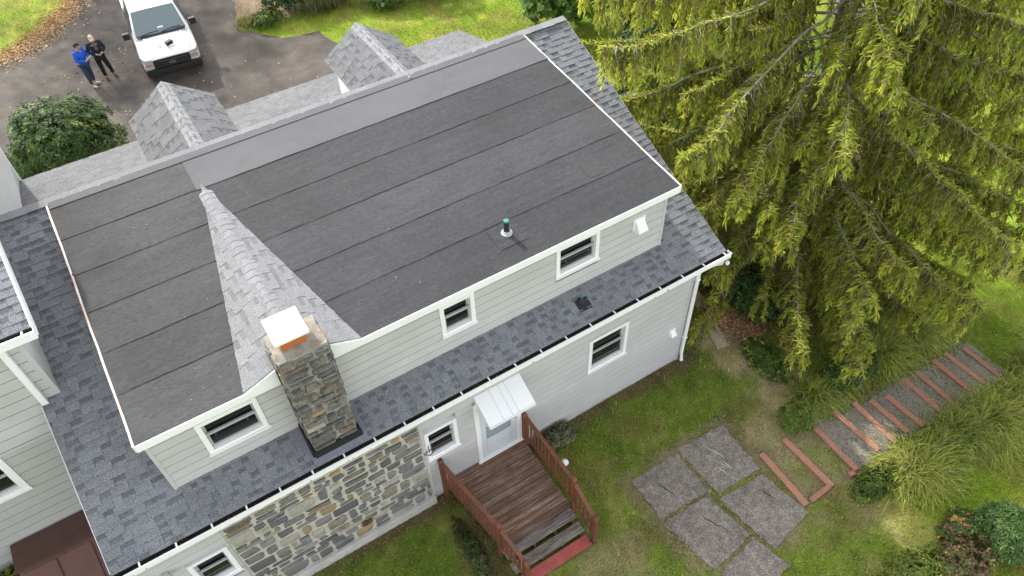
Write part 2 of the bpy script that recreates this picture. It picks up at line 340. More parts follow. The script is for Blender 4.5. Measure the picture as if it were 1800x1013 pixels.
me.update(calc_edges=True); a = me.color_attributes.new('Col', 'FLOAT_COLOR', 'POINT')
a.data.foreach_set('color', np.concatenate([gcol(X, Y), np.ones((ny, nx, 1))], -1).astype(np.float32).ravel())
me.polygons.foreach_set('use_smooth', [True]*len(me.polygons))
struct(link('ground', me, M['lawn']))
# driveway sheet with ragged edge
pts = []
for i in range(len(DRIVE)):
    p, q = np.array(DRIVE[i]), np.array(DRIVE[(i+1) % len(DRIVE)]); n = max(2, int(np.linalg.norm(q-p)/.3))
    for k in range(n):
        s = p+(q-p)*k/n; pts.append((s[0]+rng.uniform(-.07, .07), s[1]+rng.uniform(-.07, .07), .012))
from mathutils.geometry import tessellate_polygon
tri = tessellate_polygon([[Vector(p) for p in pts]])
struct(MB().add(pts, [tuple(t)[::-1] for t in tri]).build('driveway', M['asphalt']))

# ------------------------------------------------------------------ house geometry
YR, ZR, XG = 5.612, 6.346, .379
EO, ZE = .334, 3.812
SL = (ZR-ZE)/(YR+EO)
YD, ZD, XD1, XD0 = .141, 5.773, -.788, -10.736
DSL = (ZR-ZD)/(YR-YD)
YW = .359
rz = lambda y: ZE+SL*(y+EO)
dz = lambda y: ZD+DSL*(y-YD)
XL = -11.97
house = thing('main_house', 'large grey sided house with flat dark dormer roof, stone chimney and stone rear wall', 'house')

def clip_poly(poly, region):     # Sutherland-Hodgman, region convex ccw
    out = poly
    for i in range(len(region)):
        a, b = region[i], region[(i+1) % len(region)]; inp = out; out = []
        side = lambda p: (b[0]-a[0])*(p[1]-a[1])-(b[1]-a[1])*(p[0]-a[0])
        for j in range(len(inp)):
            p, q = inp[j], inp[(j+1) % len(inp)]; sp, sq = side(p), side(q)
            if sp >= 0: out.append(p)
            if sp*sq < 0:
                t = sp/(sp-sq); out.append((p[0]+t*(q[0]-p[0]), p[1]+t*(q[1]-p[1])))
        if len(out) < 3: return []
    return out
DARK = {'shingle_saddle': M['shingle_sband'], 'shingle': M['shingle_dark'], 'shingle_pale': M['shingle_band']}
BAND = {}
def shingles(O, u, v, region, parent, mt, expo=.143, off=0.0, seed=1, wmin=.1, wmax=.3, name='shingle', as_objects=0, lift=0.0):
    r = random.Random(seed); O = np.array(O, float); u = np.array(u, float); v = np.array(v, float); n = np.cross(u, v)
    us = [p[0] for p in region]; vs_ = [p[1] for p in region]; pieces = []
    k = 0; v0 = min(vs_)-off
    while v0 < max(vs_):
        x = min(us)-r.uniform(0, .3); proud = r.random() < .5; wav = r.uniform(-.003, .003)
        while x < max(us):
            wd = r.uniform(wmin*1.1, wmax*1.15) if proud else r.uniform(wmin, wmax*.62)
            P = clip_poly([(x+.0015, v0+wav), (x+wd-.0015, v0+wav+r.uniform(-.002, .002)), (x+wd-.0015, v0+expo+.012), (x+.0015, v0+expo+.012)], region)
            if len(P) >= 3:
                t = (.014 if proud else .006)+r.uniform(0, .003)+lift
                top = []; bot = []
                for (a, b) in P:
                    h = t*(1-.75*min(1, max(0, (b-v0)/expo)))+.002
                    top.append(O+u*a+v*b+n*h); bot.append(O+u*a+v*b-n*.004)
                if proud or r.random() < .15: pieces.append((bot, top, True))
                else:
                    hv = v0+expo*r.uniform(.38, .5)
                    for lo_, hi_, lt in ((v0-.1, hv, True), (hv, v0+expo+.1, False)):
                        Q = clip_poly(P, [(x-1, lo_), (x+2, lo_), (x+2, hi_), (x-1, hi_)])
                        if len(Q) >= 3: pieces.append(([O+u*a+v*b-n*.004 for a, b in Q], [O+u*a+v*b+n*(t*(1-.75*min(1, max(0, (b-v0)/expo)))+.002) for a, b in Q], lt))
            x += wd; proud = not proud if r.random() < .85 else proud
        v0 += expo
    def addp(mb, bt):
        b, t = bt[:2]; k = len(b); mb.add(b+t, [tuple(range(k, 2*k))]+[(i, (i+1) % k, k+(i+1) % k, k+i) for i in range(k)])
    if as_objects:
        pieces.sort(key=lambda p: np.linalg.norm(p[1][0]-CAM_POS))
        for p in pieces[:as_objects]:
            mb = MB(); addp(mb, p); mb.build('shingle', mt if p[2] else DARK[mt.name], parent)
        pieces = pieces[as_objects:]
    if pieces:
        mb = MB(); mi = []
        for p in pieces:
            q = len(mb.f); addp(mb, p); mi += [0 if p[2] else 1]*(len(mb.f)-q)
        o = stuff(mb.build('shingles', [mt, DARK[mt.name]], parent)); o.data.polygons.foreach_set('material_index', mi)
def ridge_caps(P, Q, d1, d2, parent, mt, half=.15, expo=.16, th=.014, seed=1, hexcut=0.0):
    r = random.Random(seed); P = np.array(P, float); Q = np.array(Q, float); L = np.linalg.norm(Q-P); a = (Q-P)/L
    d1 = np.array(d1, float); d2 = np.array(d2, float); n1 = np.cross(a, d1); n1 = n1 if n1[2] > 0 else -n1; n2 = np.cross(a, d2); n2 = n2 if n2[2] > 0 else -n2
    up = (n1+n2); up /= np.linalg.norm(up); k = 0; s = 0; mb = MB()
    while s < L:
        e = min(L, s+expo+.02); h0 = th+r.uniform(0, .004); h1 = .003
        hw = half*r.uniform(.96, 1.04)
        pts_b = []; pts_t = []
        for (ss, h) in ((s, h0), (e, h1)):
            c = P+a*ss
            cut = hexcut if ss == s else 0
            for dd, nn, q in ((d1, n1, hw), (None, up, 0), (d2, n2, hw)):
                base = c+(dd*q if dd is not None else 0)+a*(cut if dd is not None else 0)
                pts_t.append(base+nn*h); pts_b.append(base-nn*.004)
        mb.add(pts_t+pts_b, [(0, 3, 4, 1), (1, 4, 5, 2), (0, 1, 7, 6), (1, 2, 8, 7), (0, 6, 9, 3), (2, 5, 11, 8), (3, 9, 10, 4), (4, 10, 11, 5)])
        s += expo
    return mb.build('ridge_cap', mt, parent)

# walls
mb = MB(); mb.box(-11.9, 0, .12, .3, -.4, 3.75); mb.box(-.2, 0, .3, 10.3, -.6, 3.75); mb.box(-11.9, -11.7, .3, 10.3, -.4, 3.75); mb.box(-11.9, 0, 10.3, 10.45, -.4, 3.6)
mb.prism([(-.2, .3, 3.75), (-.2, 10.3, 3.75), (-.2, 8.4, 4.15), (-.2, YR, 6.2)], (.2, 0, 0)); mb.prism([(-11.9, .3, 3.75), (-11.9, 10.3, 3.75), (-11.9, 8.4, 4.15), (-11.9, YR, 6.2)], (.2, 0, 0))
wall = mb.build('wall', M['siding_low'], house)
def siding(x0, x1, z0, z1, y, holes, mt, parent, expo=.2, slope_bottom=None):
    z = z0
    while z < z1-.02:
        zt = min(z+expo, z1); segs = [(x0, x1)]
        for (a, b, c, d) in holes:
            if d > z+.004 and c < zt-.004:
                full = c <= z+.03 and d >= zt-.03
                ns = []
                for (p, q) in segs:
                    if b <= p or a >= q: ns.append((p, q)); continue
                    if p < a-.01: ns.append((p, a))
                    if q > b+.01: ns.append((b, q))
                segs = ns
        for (p, q) in segs:
            cuts = [p]; 
            while q-cuts[-1] > 4.5: cuts.append(cuts[-1]+rng.uniform(2.6, 3.7))
            cuts.append(q)
            for a, b in zip(cuts[:-1], cuts[1:]):
                MB().hexa([(a+.001, y-.026, z+.001), (b-.001, y-.026, z+.001), (b-.001, y+.03, z+.001), (a+.001, y+.03, z+.001)],
                          [(a+.001, y-.017, zt-.021), (b-.001, y-.017, zt-.021), (b-.001, y+.03, zt-.021), (a+.001, y+.03, zt-.021)]).build('siding_board', mt, parent)
        z += expo
def window(x0, x1, z0, z1, y, parent, cw=.085, dep=.045, label=None):
    fr = MB()
    fr.box(x0, x0+cw, y-dep, y+.1, z0, z1); fr.box(x1-cw, x1, y-dep, y+.1, z0, z1)
    fr.box(x0+cw, x1-cw, y-dep, y+.1, z1-cw, z1); fr.box(x0+cw, x1-cw, y-dep, y+.1, z0, z0+cw*.9)
    wnd = fr.build('window', M['white'], parent, bevel=.006)
    a, b, c, d = x0+cw, x1-cw, z0+cw*.9, z1-cw; mid = (c+d)/2; t = .035
    MB().box(a, b, y+.075, y+.09, mid+.01, d).build('pane', M['glass'], wnd)
    MB().box(a, b, y+.045, y+.06, c, mid+.012).build('pane', M['glass'], wnd)
    up = MB(); up.box(a, a+t, y+.055, y+.075, mid+.03, d); up.box(b-t, b, y+.055, y+.075, mid+.03, d); up.box(a+t, b-t, y+.055, y+.075, d-t, d); up.build('upper_sash', M['sash'], wnd)
    lo = MB(); lo.box(a, a+t, y+.015, y+.044, c, mid+.045); lo.box(b-t, b, y+.015, y+.044, c, mid+.045); lo.box(a+t, b-t, y+.015, y+.044, c, c+t*1.5); lo.box(a+t, b-t, y+.01, y+.044, mid-.005, mid+.045)
    lo.build('lower_sash', M['sash'], wnd)
    MB().box(x0-.02, x1+.02, y-dep-.03, y-dep, z0-.01, z0+.03).build('sill', M['white'], wnd)
    return wnd
low_w = [(-2.78, -1.76, 1.57, 2.66), (-6.66, -5.95, 1.6, 2.55), (-11.23, -10.53, 1.48, 2.43)]
holes = [w_ for w_ in low_w]+[(-10.47, -6.72, -.1, 3.9), (-5.57, -4.49, .3, 2.62)]
rear = MB().box(-11.9, -.02, .1, .119, -.3, 3.7).build('rear_wall', M['siding'], house)
siding(-11.9, 0, .12, 3.7, 0, holes, M['siding'], rear, .2)
for a in low_w: window(*a, 0, house)
MB().box(-.075, .012, -.03, .1, .0, 3.72).build('corner_board', M['siding'], house)
MB().box(-11.92, -10.47, -.012, .1, -.3, .13).build('foundation', M['concrete'], house)
MB().box(-6.72, .0, -.012, .1, -.4, .125).build('foundation', M['concrete'], house)
MB().box(-10.49, -6.7, -.14, .1, -.3, .27).build('foundation', M['concrete'], house, bevel=.015)
# stone facing
def stones(O, u, v, W, H, parent, mats, seed, gap=.026, hmin=.09, hmax=.27, wmin=.16, wmax=.58, proud=.03, slope=None):
    r = random.Random(seed); O = np.array(O, float); u = np.array(u, float); v = np.array(v, float); n = np.cross(u, v)
    def emit(a0, a1, b0, b1):
        if a1-a0 < .05 or b1-b0 < .04: return
        g = gap*r.uniform(.4, .75); ww, hh = a1-a0, b1-b0
        j = lambda s, q=.16: r.uniform(0, q)*min(s, .22)
        cx = min(ww, hh)*.33
        pts = []
        for (px, py, sx, sy) in ((a0+g, b0+g, 1, 1), (a1-g, b0+g, -1, 1), (a1-g, b1-g, -1, -1), (a0+g, b1-g, 1, -1)):
            p = (px+sx*j(ww), py+sy*j(hh)); c1 = r.uniform(.05, 1)**1.6*cx*.75; c2 = r.uniform(.05, 1)**1.6*cx*.75
            A = (p[0]+sx*c1, p[1]); B = (p[0], p[1]+sy*c2)
            pts += [B, A] if (sx*sy > 0) else [A, B]
        h = proud*r.uniform(.7, 1.3); cxm = np.mean([p[0] for p in pts]); cym = np.mean([p[1] for p in pts]); k = len(pts)
        base = [O+u*p[0]+v*p[1]-n*.01 for p in pts]; mid_ = [O+u*p[0]+v*p[1]+n*h*.6 for p in pts]
        top = [O+u*(p[0]*.9+cxm*.1)+v*(p[1]*.88+cym*.12)+n*(h*(1+r.uniform(-.12, .12))) for p in pts]
        mb = MB(); mb.add(base+mid_+top, [(i, (i+1) % k, k+(i+1) % k, k+i) for i in range(k)]+[(k+i, k+(i+1) % k, 2*k+(i+1) % k, 2*k+i) for i in range(k)]+[tuple(range(2*k, 3*k))])
        q = r.random(); mt = mats[0] if q > mats[3] else (mats[1] if q < mats[3]*.5 else mats[2])
        mb.build('stone', mt, parent, smooth=50)
    z = 0
    while z < H-.03:
        h = min(r.uniform(hmin, hmax), H-z)
        if H-z-h < hmin*.7: h = H-z
        x = 0
        while x < W-.02:
            wd = min(r.uniform(wmin, wmax)*(1.15 if h < .15 else 1), W-x)
            if W-x-wd < wmin*.6: wd = W-x
            if h > .18 and r.random() < .55:
                s = r.uniform(.35, .65)*h
                emit(x, x+wd, z, z+s); 
                if wd > .34 and r.random() < .6: c = r.uniform(.35, .65)*wd; emit(x, x+c, z+s, z+h); emit(x+c, x+wd, z+s, z+h)
                else: emit(x, x+wd, z+s, z+h)
            else: emit(x, x+wd, z, z+h)
            x += wd
        z += h
face = MB().box(-10.46, -6.73, -.05, .1, .27, 3.7).build('stone_facing', M['mortar'], house)
stones((-10.46, -.05, .27), (1, 0, 0), (0, 0, 1), 3.73, 3.0, face, (M['stone'], M['stone_tan'], M['stone_pale'], .15), 5, hmin=.14, hmax=.42, wmin=.18, wmax=.55, gap=.034)
MB().box(-8.28, -8.08, -.1, -.03, .63, .78).build('vent_grille', mat('rusty_vent', (.05, .02, .015), (.2, .08, .03), nscale=14, rough=.9), house)
MB().box(-6.728, -6.67, -.06, .1, .27, 3.72).build('corner_board', M['siding'], house)
# door
dr = MB(); dr.box(-5.57, -5.47, -.05, .1, .48, 2.62); dr.box(-4.59, -4.49, -.05, .1, .48, 2.62); dr.box(-5.47, -4.59, -.05, .1, 2.5, 2.62); dr.box(-5.6, -4.46, -.09, .1, .44, .48)
door = dr.build('door', M['white'], house, bevel=.006)
lf = MB(); lf.box(-5.47, -5.33, -.015, .05, .48, 2.5); lf.box(-4.73, -4.59, -.015, .05, .48, 2.5); lf.box(-5.33, -4.73, -.015, .05, .48, 1.12); lf.box(-5.33, -4.73, -.015, .05, 2.36, 2.5); lf.box(-5.33, -4.73, -.012, .05, 1.62, 1.68)
lf.build('door_leaf', mat('door_paint', (.62, .65, .67), rough=.4), door, bevel=.008)
MB().box(-5.25, -4.81, -.022, -.014, .6, 1.0).build('door_panel', mat('door_panel_paint', (.66, .69, .7), rough=.4), door, bevel=.01)
MB().box(-5.33, -4.73, .01, .03, 1.12, 2.36).build('pane', mat('door_glass', (.3, .36, .38), rough=.08, spec=.7), door)
MB().tube([(-4.66, -.015, 1.45), (-4.66, -.07, 1.45), (-4.72, -.07, 1.45)], .014, 6).build('handle', M['chrome'], door)
# awning
aw = MB(); A = [(-5.52, -.02, 2.87), (-4.49, -.02, 2.87), (-4.49, -.6, 2.56), (-5.52, -.6, 2.56)]; aw.prism(A[::-1], (0, 0, .012)); aw.box(-5.52, -4.49, -.612, -.598, 2.51, 2.575)
awn = aw.build('awning', M['metal_white'], house)
for x in (-5.52, -4.5): MB().prism([(x, -.02, 2.86), (x, -.02, 2.45), (x, -.59, 2.5), (x, -.59, 2.555)], (.01, 0, 0)).build('awning_side', M['metal_white'], awn)
rv = MB()
for x in (-5.2, -5.0, -4.86):
    for i in range(13):
        t = (i+.5)/13; rv.lathe((x, -.02-.58*t, 2.87-.31*t+.012), [(.007, 0), (.007, .006), (.003, .009)], 6)
rv.build('rivets', M['flash'], awn)

# main roof slabs
rf = MB()
def slab(p0, p1, x0, x1, t=.13):   # p0=(y,z) low, p1 high
    (ya, za), (yb, zb) = p0, p1
    rf.hexa([(x0, ya, za-t), (x1, ya, za-t), (x1, yb, zb-t), (x0, yb, zb-t)], [(x0, ya, za-.006), (x1, ya, za-.006), (x1, yb, zb-.006), (x0, yb, zb-.006)])
slab((-EO+.02, ZE), (YR, ZR), XL, XG)
roof = rf.build('roof', M['shingle'], house)
vv = np.array([0, YR+EO, ZR-ZE]); LS = np.linalg.norm(vv); vv /= LS
ymid = (YW+.02+EO)/ (YR+EO)*LS
uX = (1, 0, 0)
O = (0, -EO, ZE)
shingles(O, uX, vv, [(-10.62, -.02), (-.72, -.02), (-.72, ymid), (-10.62, ymid)], roof, M['shingle'], seed=3, as_objects=300, lift=.004, wmin=.09, wmax=.24)
shingles(O, uX, vv, [(XL, -.02), (-10.6, -.02), (-10.6, LS-.05), (XL, LS-.05)], roof, M['shingle'], seed=4, off=.07, wmin=.12, wmax=.34)
shingles(O, uX, vv, [(-.74, -.02), (XG, -.02), (XG, LS-.05), (-.74, LS-.05)], roof, M['shingle'], seed=5, off=.03, wmin=.14, wmax=.36)
# front slopes
ff = MB(); rf = ff
slab((8.35, 4.285), (YR, ZR), XL, XG); slab((10.65, 3.71), (8.35, 4.285), -11.74, .3)
front = ff.build('front_roof', M['shingle_light'], house)
fv = np.array([0, 8.35-10.65, 4.285-3.71]); FL = np.linalg.norm(fv); fv /= FL
shingles((0, 10.65, 3.71), (-1, 0, 0), fv, [(-.3, -.02), (11.74, -.02), (11.74, FL), (-.3, FL)], front, M['shingle_light'], seed=6)
fv2 = np.array([0, YR-8.35, ZR-4.285]); FL2 = np.linalg.norm(fv2); fv2 /= FL2
shingles((0, 8.35, 4.285), (-1, 0, 0), fv2, [(-XG, 0), (-XL, 0), (-XL, FL2-.05), (-XG, FL2-.05)], front, M['shingle_light'], seed=16, expo=.2, wmin=.3, wmax=.6)
d_rear = np.array([0, -(YR+EO), ZE-ZR]); d_rear /= np.linalg.norm(d_rear); d_fr = -fv2
dd_ = np.array([0, -1, -DSL]); dd_ /= np.linalg.norm(dd_)
ridge_caps((XL, YR, ZR+.012), (XG, YR, ZR+.012), dd_*.8+d_rear*.2, d_fr, house, M['cap_shingle'], half=.17, expo=.3, th=.007, seed=2)
# rakes, eave fascia, soffit
tr = MB()
tr.hexa([(XG-.005, -EO+.03, ZE-.17), (XG+.03, -EO+.03, ZE-.17), (XG+.03, YR, ZR-.17), (XG-.005, YR, ZR-.17)], [(XG-.005, -EO+.03, ZE-.008), (XG+.018, -EO+.03, ZE-.008), (XG+.018, YR, ZR-.008), (XG-.005, YR, ZR-.008)])
tr.box(XL, XG, -EO+.02, -EO+.045, ZE-.2, ZE-.03); tr.box(XL, XG, -EO+.045, .02, ZE-.2, ZE-.185); tr.hexa([(XL-.02, -EO+.03, ZE-.17), (XL, -EO+.03, ZE-.17), (XL, 2.4, rz(2.4)-.17), (XL-.02, 2.4, rz(2.4)-.17)], [(XL-.02, -EO+.03, ZE-.02), (XL, -EO+.03, ZE-.02), (XL, 2.4, rz(2.4)-.02), (XL-.02, 2.4, rz(2.4)-.02)])
tr.box(-11.74, .3, 10.65, 10.68, 3.54, 3.68)
tr.build('fascia', M['white'], house)
# gutter
gt = MB(); y0, y1, zb, zt = -.455, -.335, 3.67, 3.795
gt.box(-12.05, .44, y0, y0+.012, zb, zt); gt.box(-12.05, .44, y0+.012, y1, zb, zb+.01); gt.box(-12.05, .44, y0-.012, y0+.014, zt, zt+.014); gt.box(.428, .44, y0+.012, y1, zb+.01, zt); gt.box(-12.05, -12.038, y0+.012, y1, zb+.01, zt)
gut = gt.build('gutter', M['white'], house)
MB().box(-12.03, .42, y0+.016, y1-.004, zb+.012, zb+.03).build('gutter_debris', M['gutter_in'], gut)
MB().box(-12.03, .42, y0+.0125, y0+.0155, zb+.012, zt-.006).build('gutter_lining', M['gutter_in'], gut)
MB().box(-12.03, .42, -.339, -.335, zb+.012, zt-.004).build('gutter_lining', M['gutter_in'], gut)
x = .3
while x > -12:
    MB().box(x-.014, x+.014, y0, y1+.01, zt+.002, zt+.011).build('gutter_strap', M['metal_white'], gut); x -= .565
lf_ = Leaves()
P = np.stack([nr.uniform(-12, .4, 260), nr.uniform(-.44, -.345, 260), np.full(260, 3.705)], 1); d = unit(np.c_[nr.normal(size=(260, 2)), nr.normal(size=260)*.3]); lf_.diamonds(P, d, perp(d), nr.uniform(.03, .07, 260), nr.uniform(.01, .02, 260), pal([(.3, .15, .05), (.18, .09, .04), (.4, .2, .05)], 260))
stuff(lf_.build('gutter_leaves', M['litter'], gut))
# downspouts
ds = MB(); ds.tube([(.27, -.4, 3.67), (.27, -.4, 3.56), (.1, -.12, 3.3), (.03, -.085, 3.2), (.02, -.085, .35), (.0, -.16, .12)], .045, 10)
ds.build('downspout', M['metal_white'], house, smooth=60)
ds = MB(); ds.tube([(.22, -.3, 3.64), (.17, .02, 3.4), (.09, .1, 3.25), (.09, .1, .2)], .04, 10); ds.build('downspout', M['siding'], house, smooth=60)
sk = MB(); sk.box(-.03, .07, -.135, -.035, 2.9, 2.93); sk.box(-.035, .07, -.135, -.035, .9, .93); sk.build('downspout_bracket', M['metal_white'], house)
MB().box(.33, .4, -.5, -.43, 3.52, 3.6).build('flood_lamp', M['metal_white'], house, bevel=.012)

# ------------------------------------------------------------------ shed dormer
dn = MB(); dn.hexa([(XD0, YD, ZD-.12), (XD1, YD, ZD-.12), (XD1, YR-.05, dz(YR-.05)-.12), (XD0, YR-.05, dz(YR-.05)-.12)], [(XD0, YD, ZD-.012), (XD1, YD, ZD-.012), (XD1, YR-.05, dz(YR-.05)-.012), (XD0, YR-.05, dz(YR-.05)-.012)])
dorm = dn.build('dormer_roof', M['membrane'], house)
rows = [YD-.012, 1.05, 1.88, 2.765, 3.625, 4.505, 5.45]
def sheet(x0, x1, ya, yb, mt, lift, seed):
    r = random.Random(seed); n = max(2, int((x1-x0)/.22)); mb = MB(); vs = []; fs = []
    for i in range(n+1):
        x = x0+(x1-x0)*i/n; yl = ya+(r.uniform(-.007, .007) if ya > YD else 0)
        wv = .004*math.sin(x*2.1+seed)+r.uniform(-.0015, .0015)
        vs += [(x, yl, dz(yl)-.013), (x, yl, dz(yl)+lift+max(-.001, wv)), (x, ya+(yb-ya)*.5, dz(ya+(yb-ya)*.5)+lift*.45+r.uniform(0, .002)), (x, yb, dz(yb)-.002)]
    for i in range(n):
        o = 4*i
        for k in range(3): fs.append((o+k, o+4+k, o+5+k, o+1+k))
    mb.add(vs, [f[::1] for f in fs]); return mb.build('roofing_sheet', mt, dorm, smooth=35)
def seam(x0, x1, y, seed):
    r = random.Random(seed); mb = MB(); n = int((x1-x0)/.12); vs = []; fs = []
    for i in range(n+1):
        x = x0+(x1-x0)*i/n; wdt = max(.001, r.gauss(.003, .003)); yy = y+r.uniform(-.003, .003)
        vs += [(x, yy-wdt, dz(yy)+.003), (x, yy+.006, dz(yy)+.0095)]
    fs = [(2*i, 2*i+2, 2*i+3, 2*i+1) for i in range(n)]
    mb.add(vs, fs).build('seam', M['bitumen'], dorm)
CRB, CRL, CRR = 4.55, -9.14, -7.25
for i in range(6):
    ya, yb = rows[i], rows[i+1]+.03
    if i == 5:
        sheet(XD0, -8.38, ya, yb, M['membrane_left'], .008, 40); sheet(-8.39, XD1, ya-.01, yb, M['membrane_light'], .01, 41)
        seam(XD0, -8.4, ya, 60); seam(-8.4, XD1, ya-.01, 61)
    else:
        # stop short of the saddle behind the chimney
        t = (CRB-ya)/(CRB-.12); xl = -8.25+(CRL+8.25)*min(1, t)+.25; xr = -8.25+(CRR+8.25)*min(1, t)-.25
        sheet(XD0, xl, ya, yb, M['membrane_left'], .005, 20+i); sheet(xr, XD1, ya+.0, yb, M['membrane'], .005, 30+i)
        if i: seam(XD0, xl, ya, 50+i); seam(xr, XD1, ya, 55+i)
MB().hexa([(XD0+.02, 5.33, dz(5.33)+.004), (XD1-.01, 5.33, dz(5.33)+.004), (XD1-.01, 5.5, dz(5.5)+.004), (XD0+.02, 5.5, dz(5.5)+.004)], [(XD0+.02, 5.33, dz(5.33)+.013), (XD1-.01, 5.33, dz(5.33)+.013), (XD1-.01, 5.5, dz(5.5)+.013), (XD0+.02, 5.5, dz(5.5)+.013)]).build('roofing_sheet', M['membrane_light'], dorm)
def patch(x0, x1, y0, y1, mt): MB().hexa([(x0, y0, dz(y0)+.006), (x1, y0, dz(y0)+.006), (x1, y1, dz(y1)+.006), (x0, y1, dz(y1)+.006)], [(x0, y0, dz(y0)+.0125), (x1, y0, dz(y0)+.0125), (x1, y1, dz(y1)+.0125), (x0, y1, dz(y1)+.0125)]).build('roofing_patch', mt, dorm)
patch(-4.44, -3.88, .5, 1.0, M['membrane'])
patch(-2.1, -1.8, 1.12, 1.53, mat('dark_patch', (.05, .049, .05), rough=.85, fine=.3, fscale=60))
# scattered pale scuffs on the membrane
sc_ = Leaves(); n = 16; P = np.stack([nr.choice([-9.6, -9.2, -8.9, -5.9], n)+nr.normal(size=n)*.12, nr.choice([4.0, 2.0, .9, .6], n)+nr.normal(size=n)*.12, np.zeros(n)], 1); P[:, 2] = dz(P[:, 1])+.0195
d = unit(np.c_[nr.normal(size=(n, 2)), np.zeros(n)]); sde = np.c_[-d[:, 1], d[:, 0], np.zeros(n)]; sc_.diamonds(P, d, sde, nr.uniform(.02, .06, n), nr.uniform(.003, .007, n), np.full((n, 3), .28)); stuff(sc_.build('scuff_marks', M['litter'], dorm))
# trims
tm = MB(); tm.box(XD0-.01, XD1+.01, YD-.035, YD-.005, ZD-.15, ZD-.004); fas = tm.build('dormer_fascia', M['white'], house)
MB().box(XD0+.01, XD1-.01, YD-.004, YW, ZD-.16, ZD-.135).build('soffit', M['white'], fas)
for x, nm in ((XD0, -1), (XD1, 1)):
    n = 14; mb = MB(); vs = []
    for i in range(n+1):
        y = YD-.03+(YR-.12-YD+.03)*i/n; j = rng.uniform(-.006, .006); xa, xb = (x-.025+j, x+.006+j) if nm < 0 else (x-.006+j, x+.025+j)
        vs += [(xa, y, dz(y)-.13), (xb, y, dz(y)-.13), (xb, y, dz(y)+.009), (xa, y, dz(y)+.009)]
    fs = [(4*i+k, 4*i+(k+1) % 4, 4*i+4+(k+1) % 4, 4*i+4+k) for i in range(n) for k in range(4)]+[(3, 2, 1, 0), (4*n, 4*n+1, 4*n+2, 4*n+3)]
    mb.add(vs, fs).build('dormer_rake', M['primer'], house)
# dormer walls
zbw = rz(YW)
dw = [(-9.99, -9.02, 4.53, 5.35), (-5.81, -5.13, 4.57, 5.36), (-3.41, -2.44, 4.64, 5.41)]
dwall = MB().box(-10.69, -.86, YW+.12, YW+.25, zbw-.3, ZD-.14).build('dormer_wall', M['siding'], house)
siding(-10.66, -.88, zbw+.015, ZD-.16, YW, dw, M['siding'], dwall, .2)
MB().box(-10.69, -.86, YW-.02, YW+.1, zbw-.02, zbw+.018).build('base_flashing', M['siding'], dwall)
for a in dw: window(*a, YW, house)
for x in (-10.71, -.9): MB().box(x, x+.06, YW-.03, YW+.06, zbw-.01, ZD-.15).build('corner_board', M['siding'], house)
ck = MB()
for x in (-10.7, -.9): ck.prism([(x, YW+.06, rz(YW)-.1), (x, YR-.1, ZR-.25), (x, YR-.1, ZR-.15), (x, YW+.06, dz(YW)-.14)], (.05, 0, 0))
ck.build('dormer_cheek', M['siding'], house)
# vents and pipes
vb = MB(); vb.box(-1.64, -1.36, YW-.045, YW-.01, 4.9, 5.2); vb.hexa([(-1.62, YW-.2, 4.93), (-1.38, YW-.2, 4.93), (-1.38, YW-.045, 4.91), (-1.62, YW-.045, 4.91)], [(-1.6, YW-.19, 4.97), (-1.4, YW-.19, 4.97), (-1.4, YW-.045, 5.17), (-1.6, YW-.045, 5.17)])
vb.build('vent_hood', M['metal_white'], house, bevel=.008)
vb = MB(); vb.box(-.47, -.29, -.05, -.01, 1.23, 1.42); vb.hexa([(-.46, -.14, 1.26), (-.3, -.14, 1.26), (-.3, -.05, 1.24), (-.46, -.05, 1.24)], [(-.44, -.13, 1.29), (-.32, -.13, 1.29), (-.32, -.05, 1.4), (-.44, -.05, 1.4)])
vb.build('vent_hood', M['metal_white'], house, bevel=.006)
zb_ = dz(.79); pv = MB(); pv.lathe((-4.15, .79, zb_), [(.105, .0), (.1, .022), (.075, .035), (.07, .06), (.05, .075)], 20); pipe = pv.build('vent_pipe_boot', M['sash'], house, smooth=40)
MB().lathe((-4.15, .79, zb_), [(.06, .07), (.045, .09), (.043, .27)], 16).build('vent_pipe', M['flash'], pipe, smooth=40); MB().lathe((-4.15, .79, zb_+.27), [(.047, 0), (.047, .035), (.03, .036)], 16).build('pipe_rim', M['copper'], pipe)
zb_ = rz(.06); p2 = MB(); p2.lathe((-2.99, .06, zb_), [(.1, -.03), (.095, .03), (.06, .06), (.03, .09)], 18); p2b = p2.build('vent_pipe_boot', M['flash'], house, smooth=40)
MB().hexa([(-3.13, -.12, rz(-.12)+.012), (-2.85, -.12, rz(-.12)+.012), (-2.85, .1, rz(.1)+.012), (-3.13, .1, rz(.1)+.012)], [(-3.13, -.12, rz(-.12)+.022), (-2.85, -.12, rz(-.12)+.022), (-2.85, .1, rz(.1)+.022), (-3.13, .1, rz(.1)+.022)]).build('flashing', M['flash'], p2b)
MB().lathe((-2.99, .06, zb_), [(.018, .05), (.018, .24)], 8).build('vent_pipe', M['copper'], p2b)
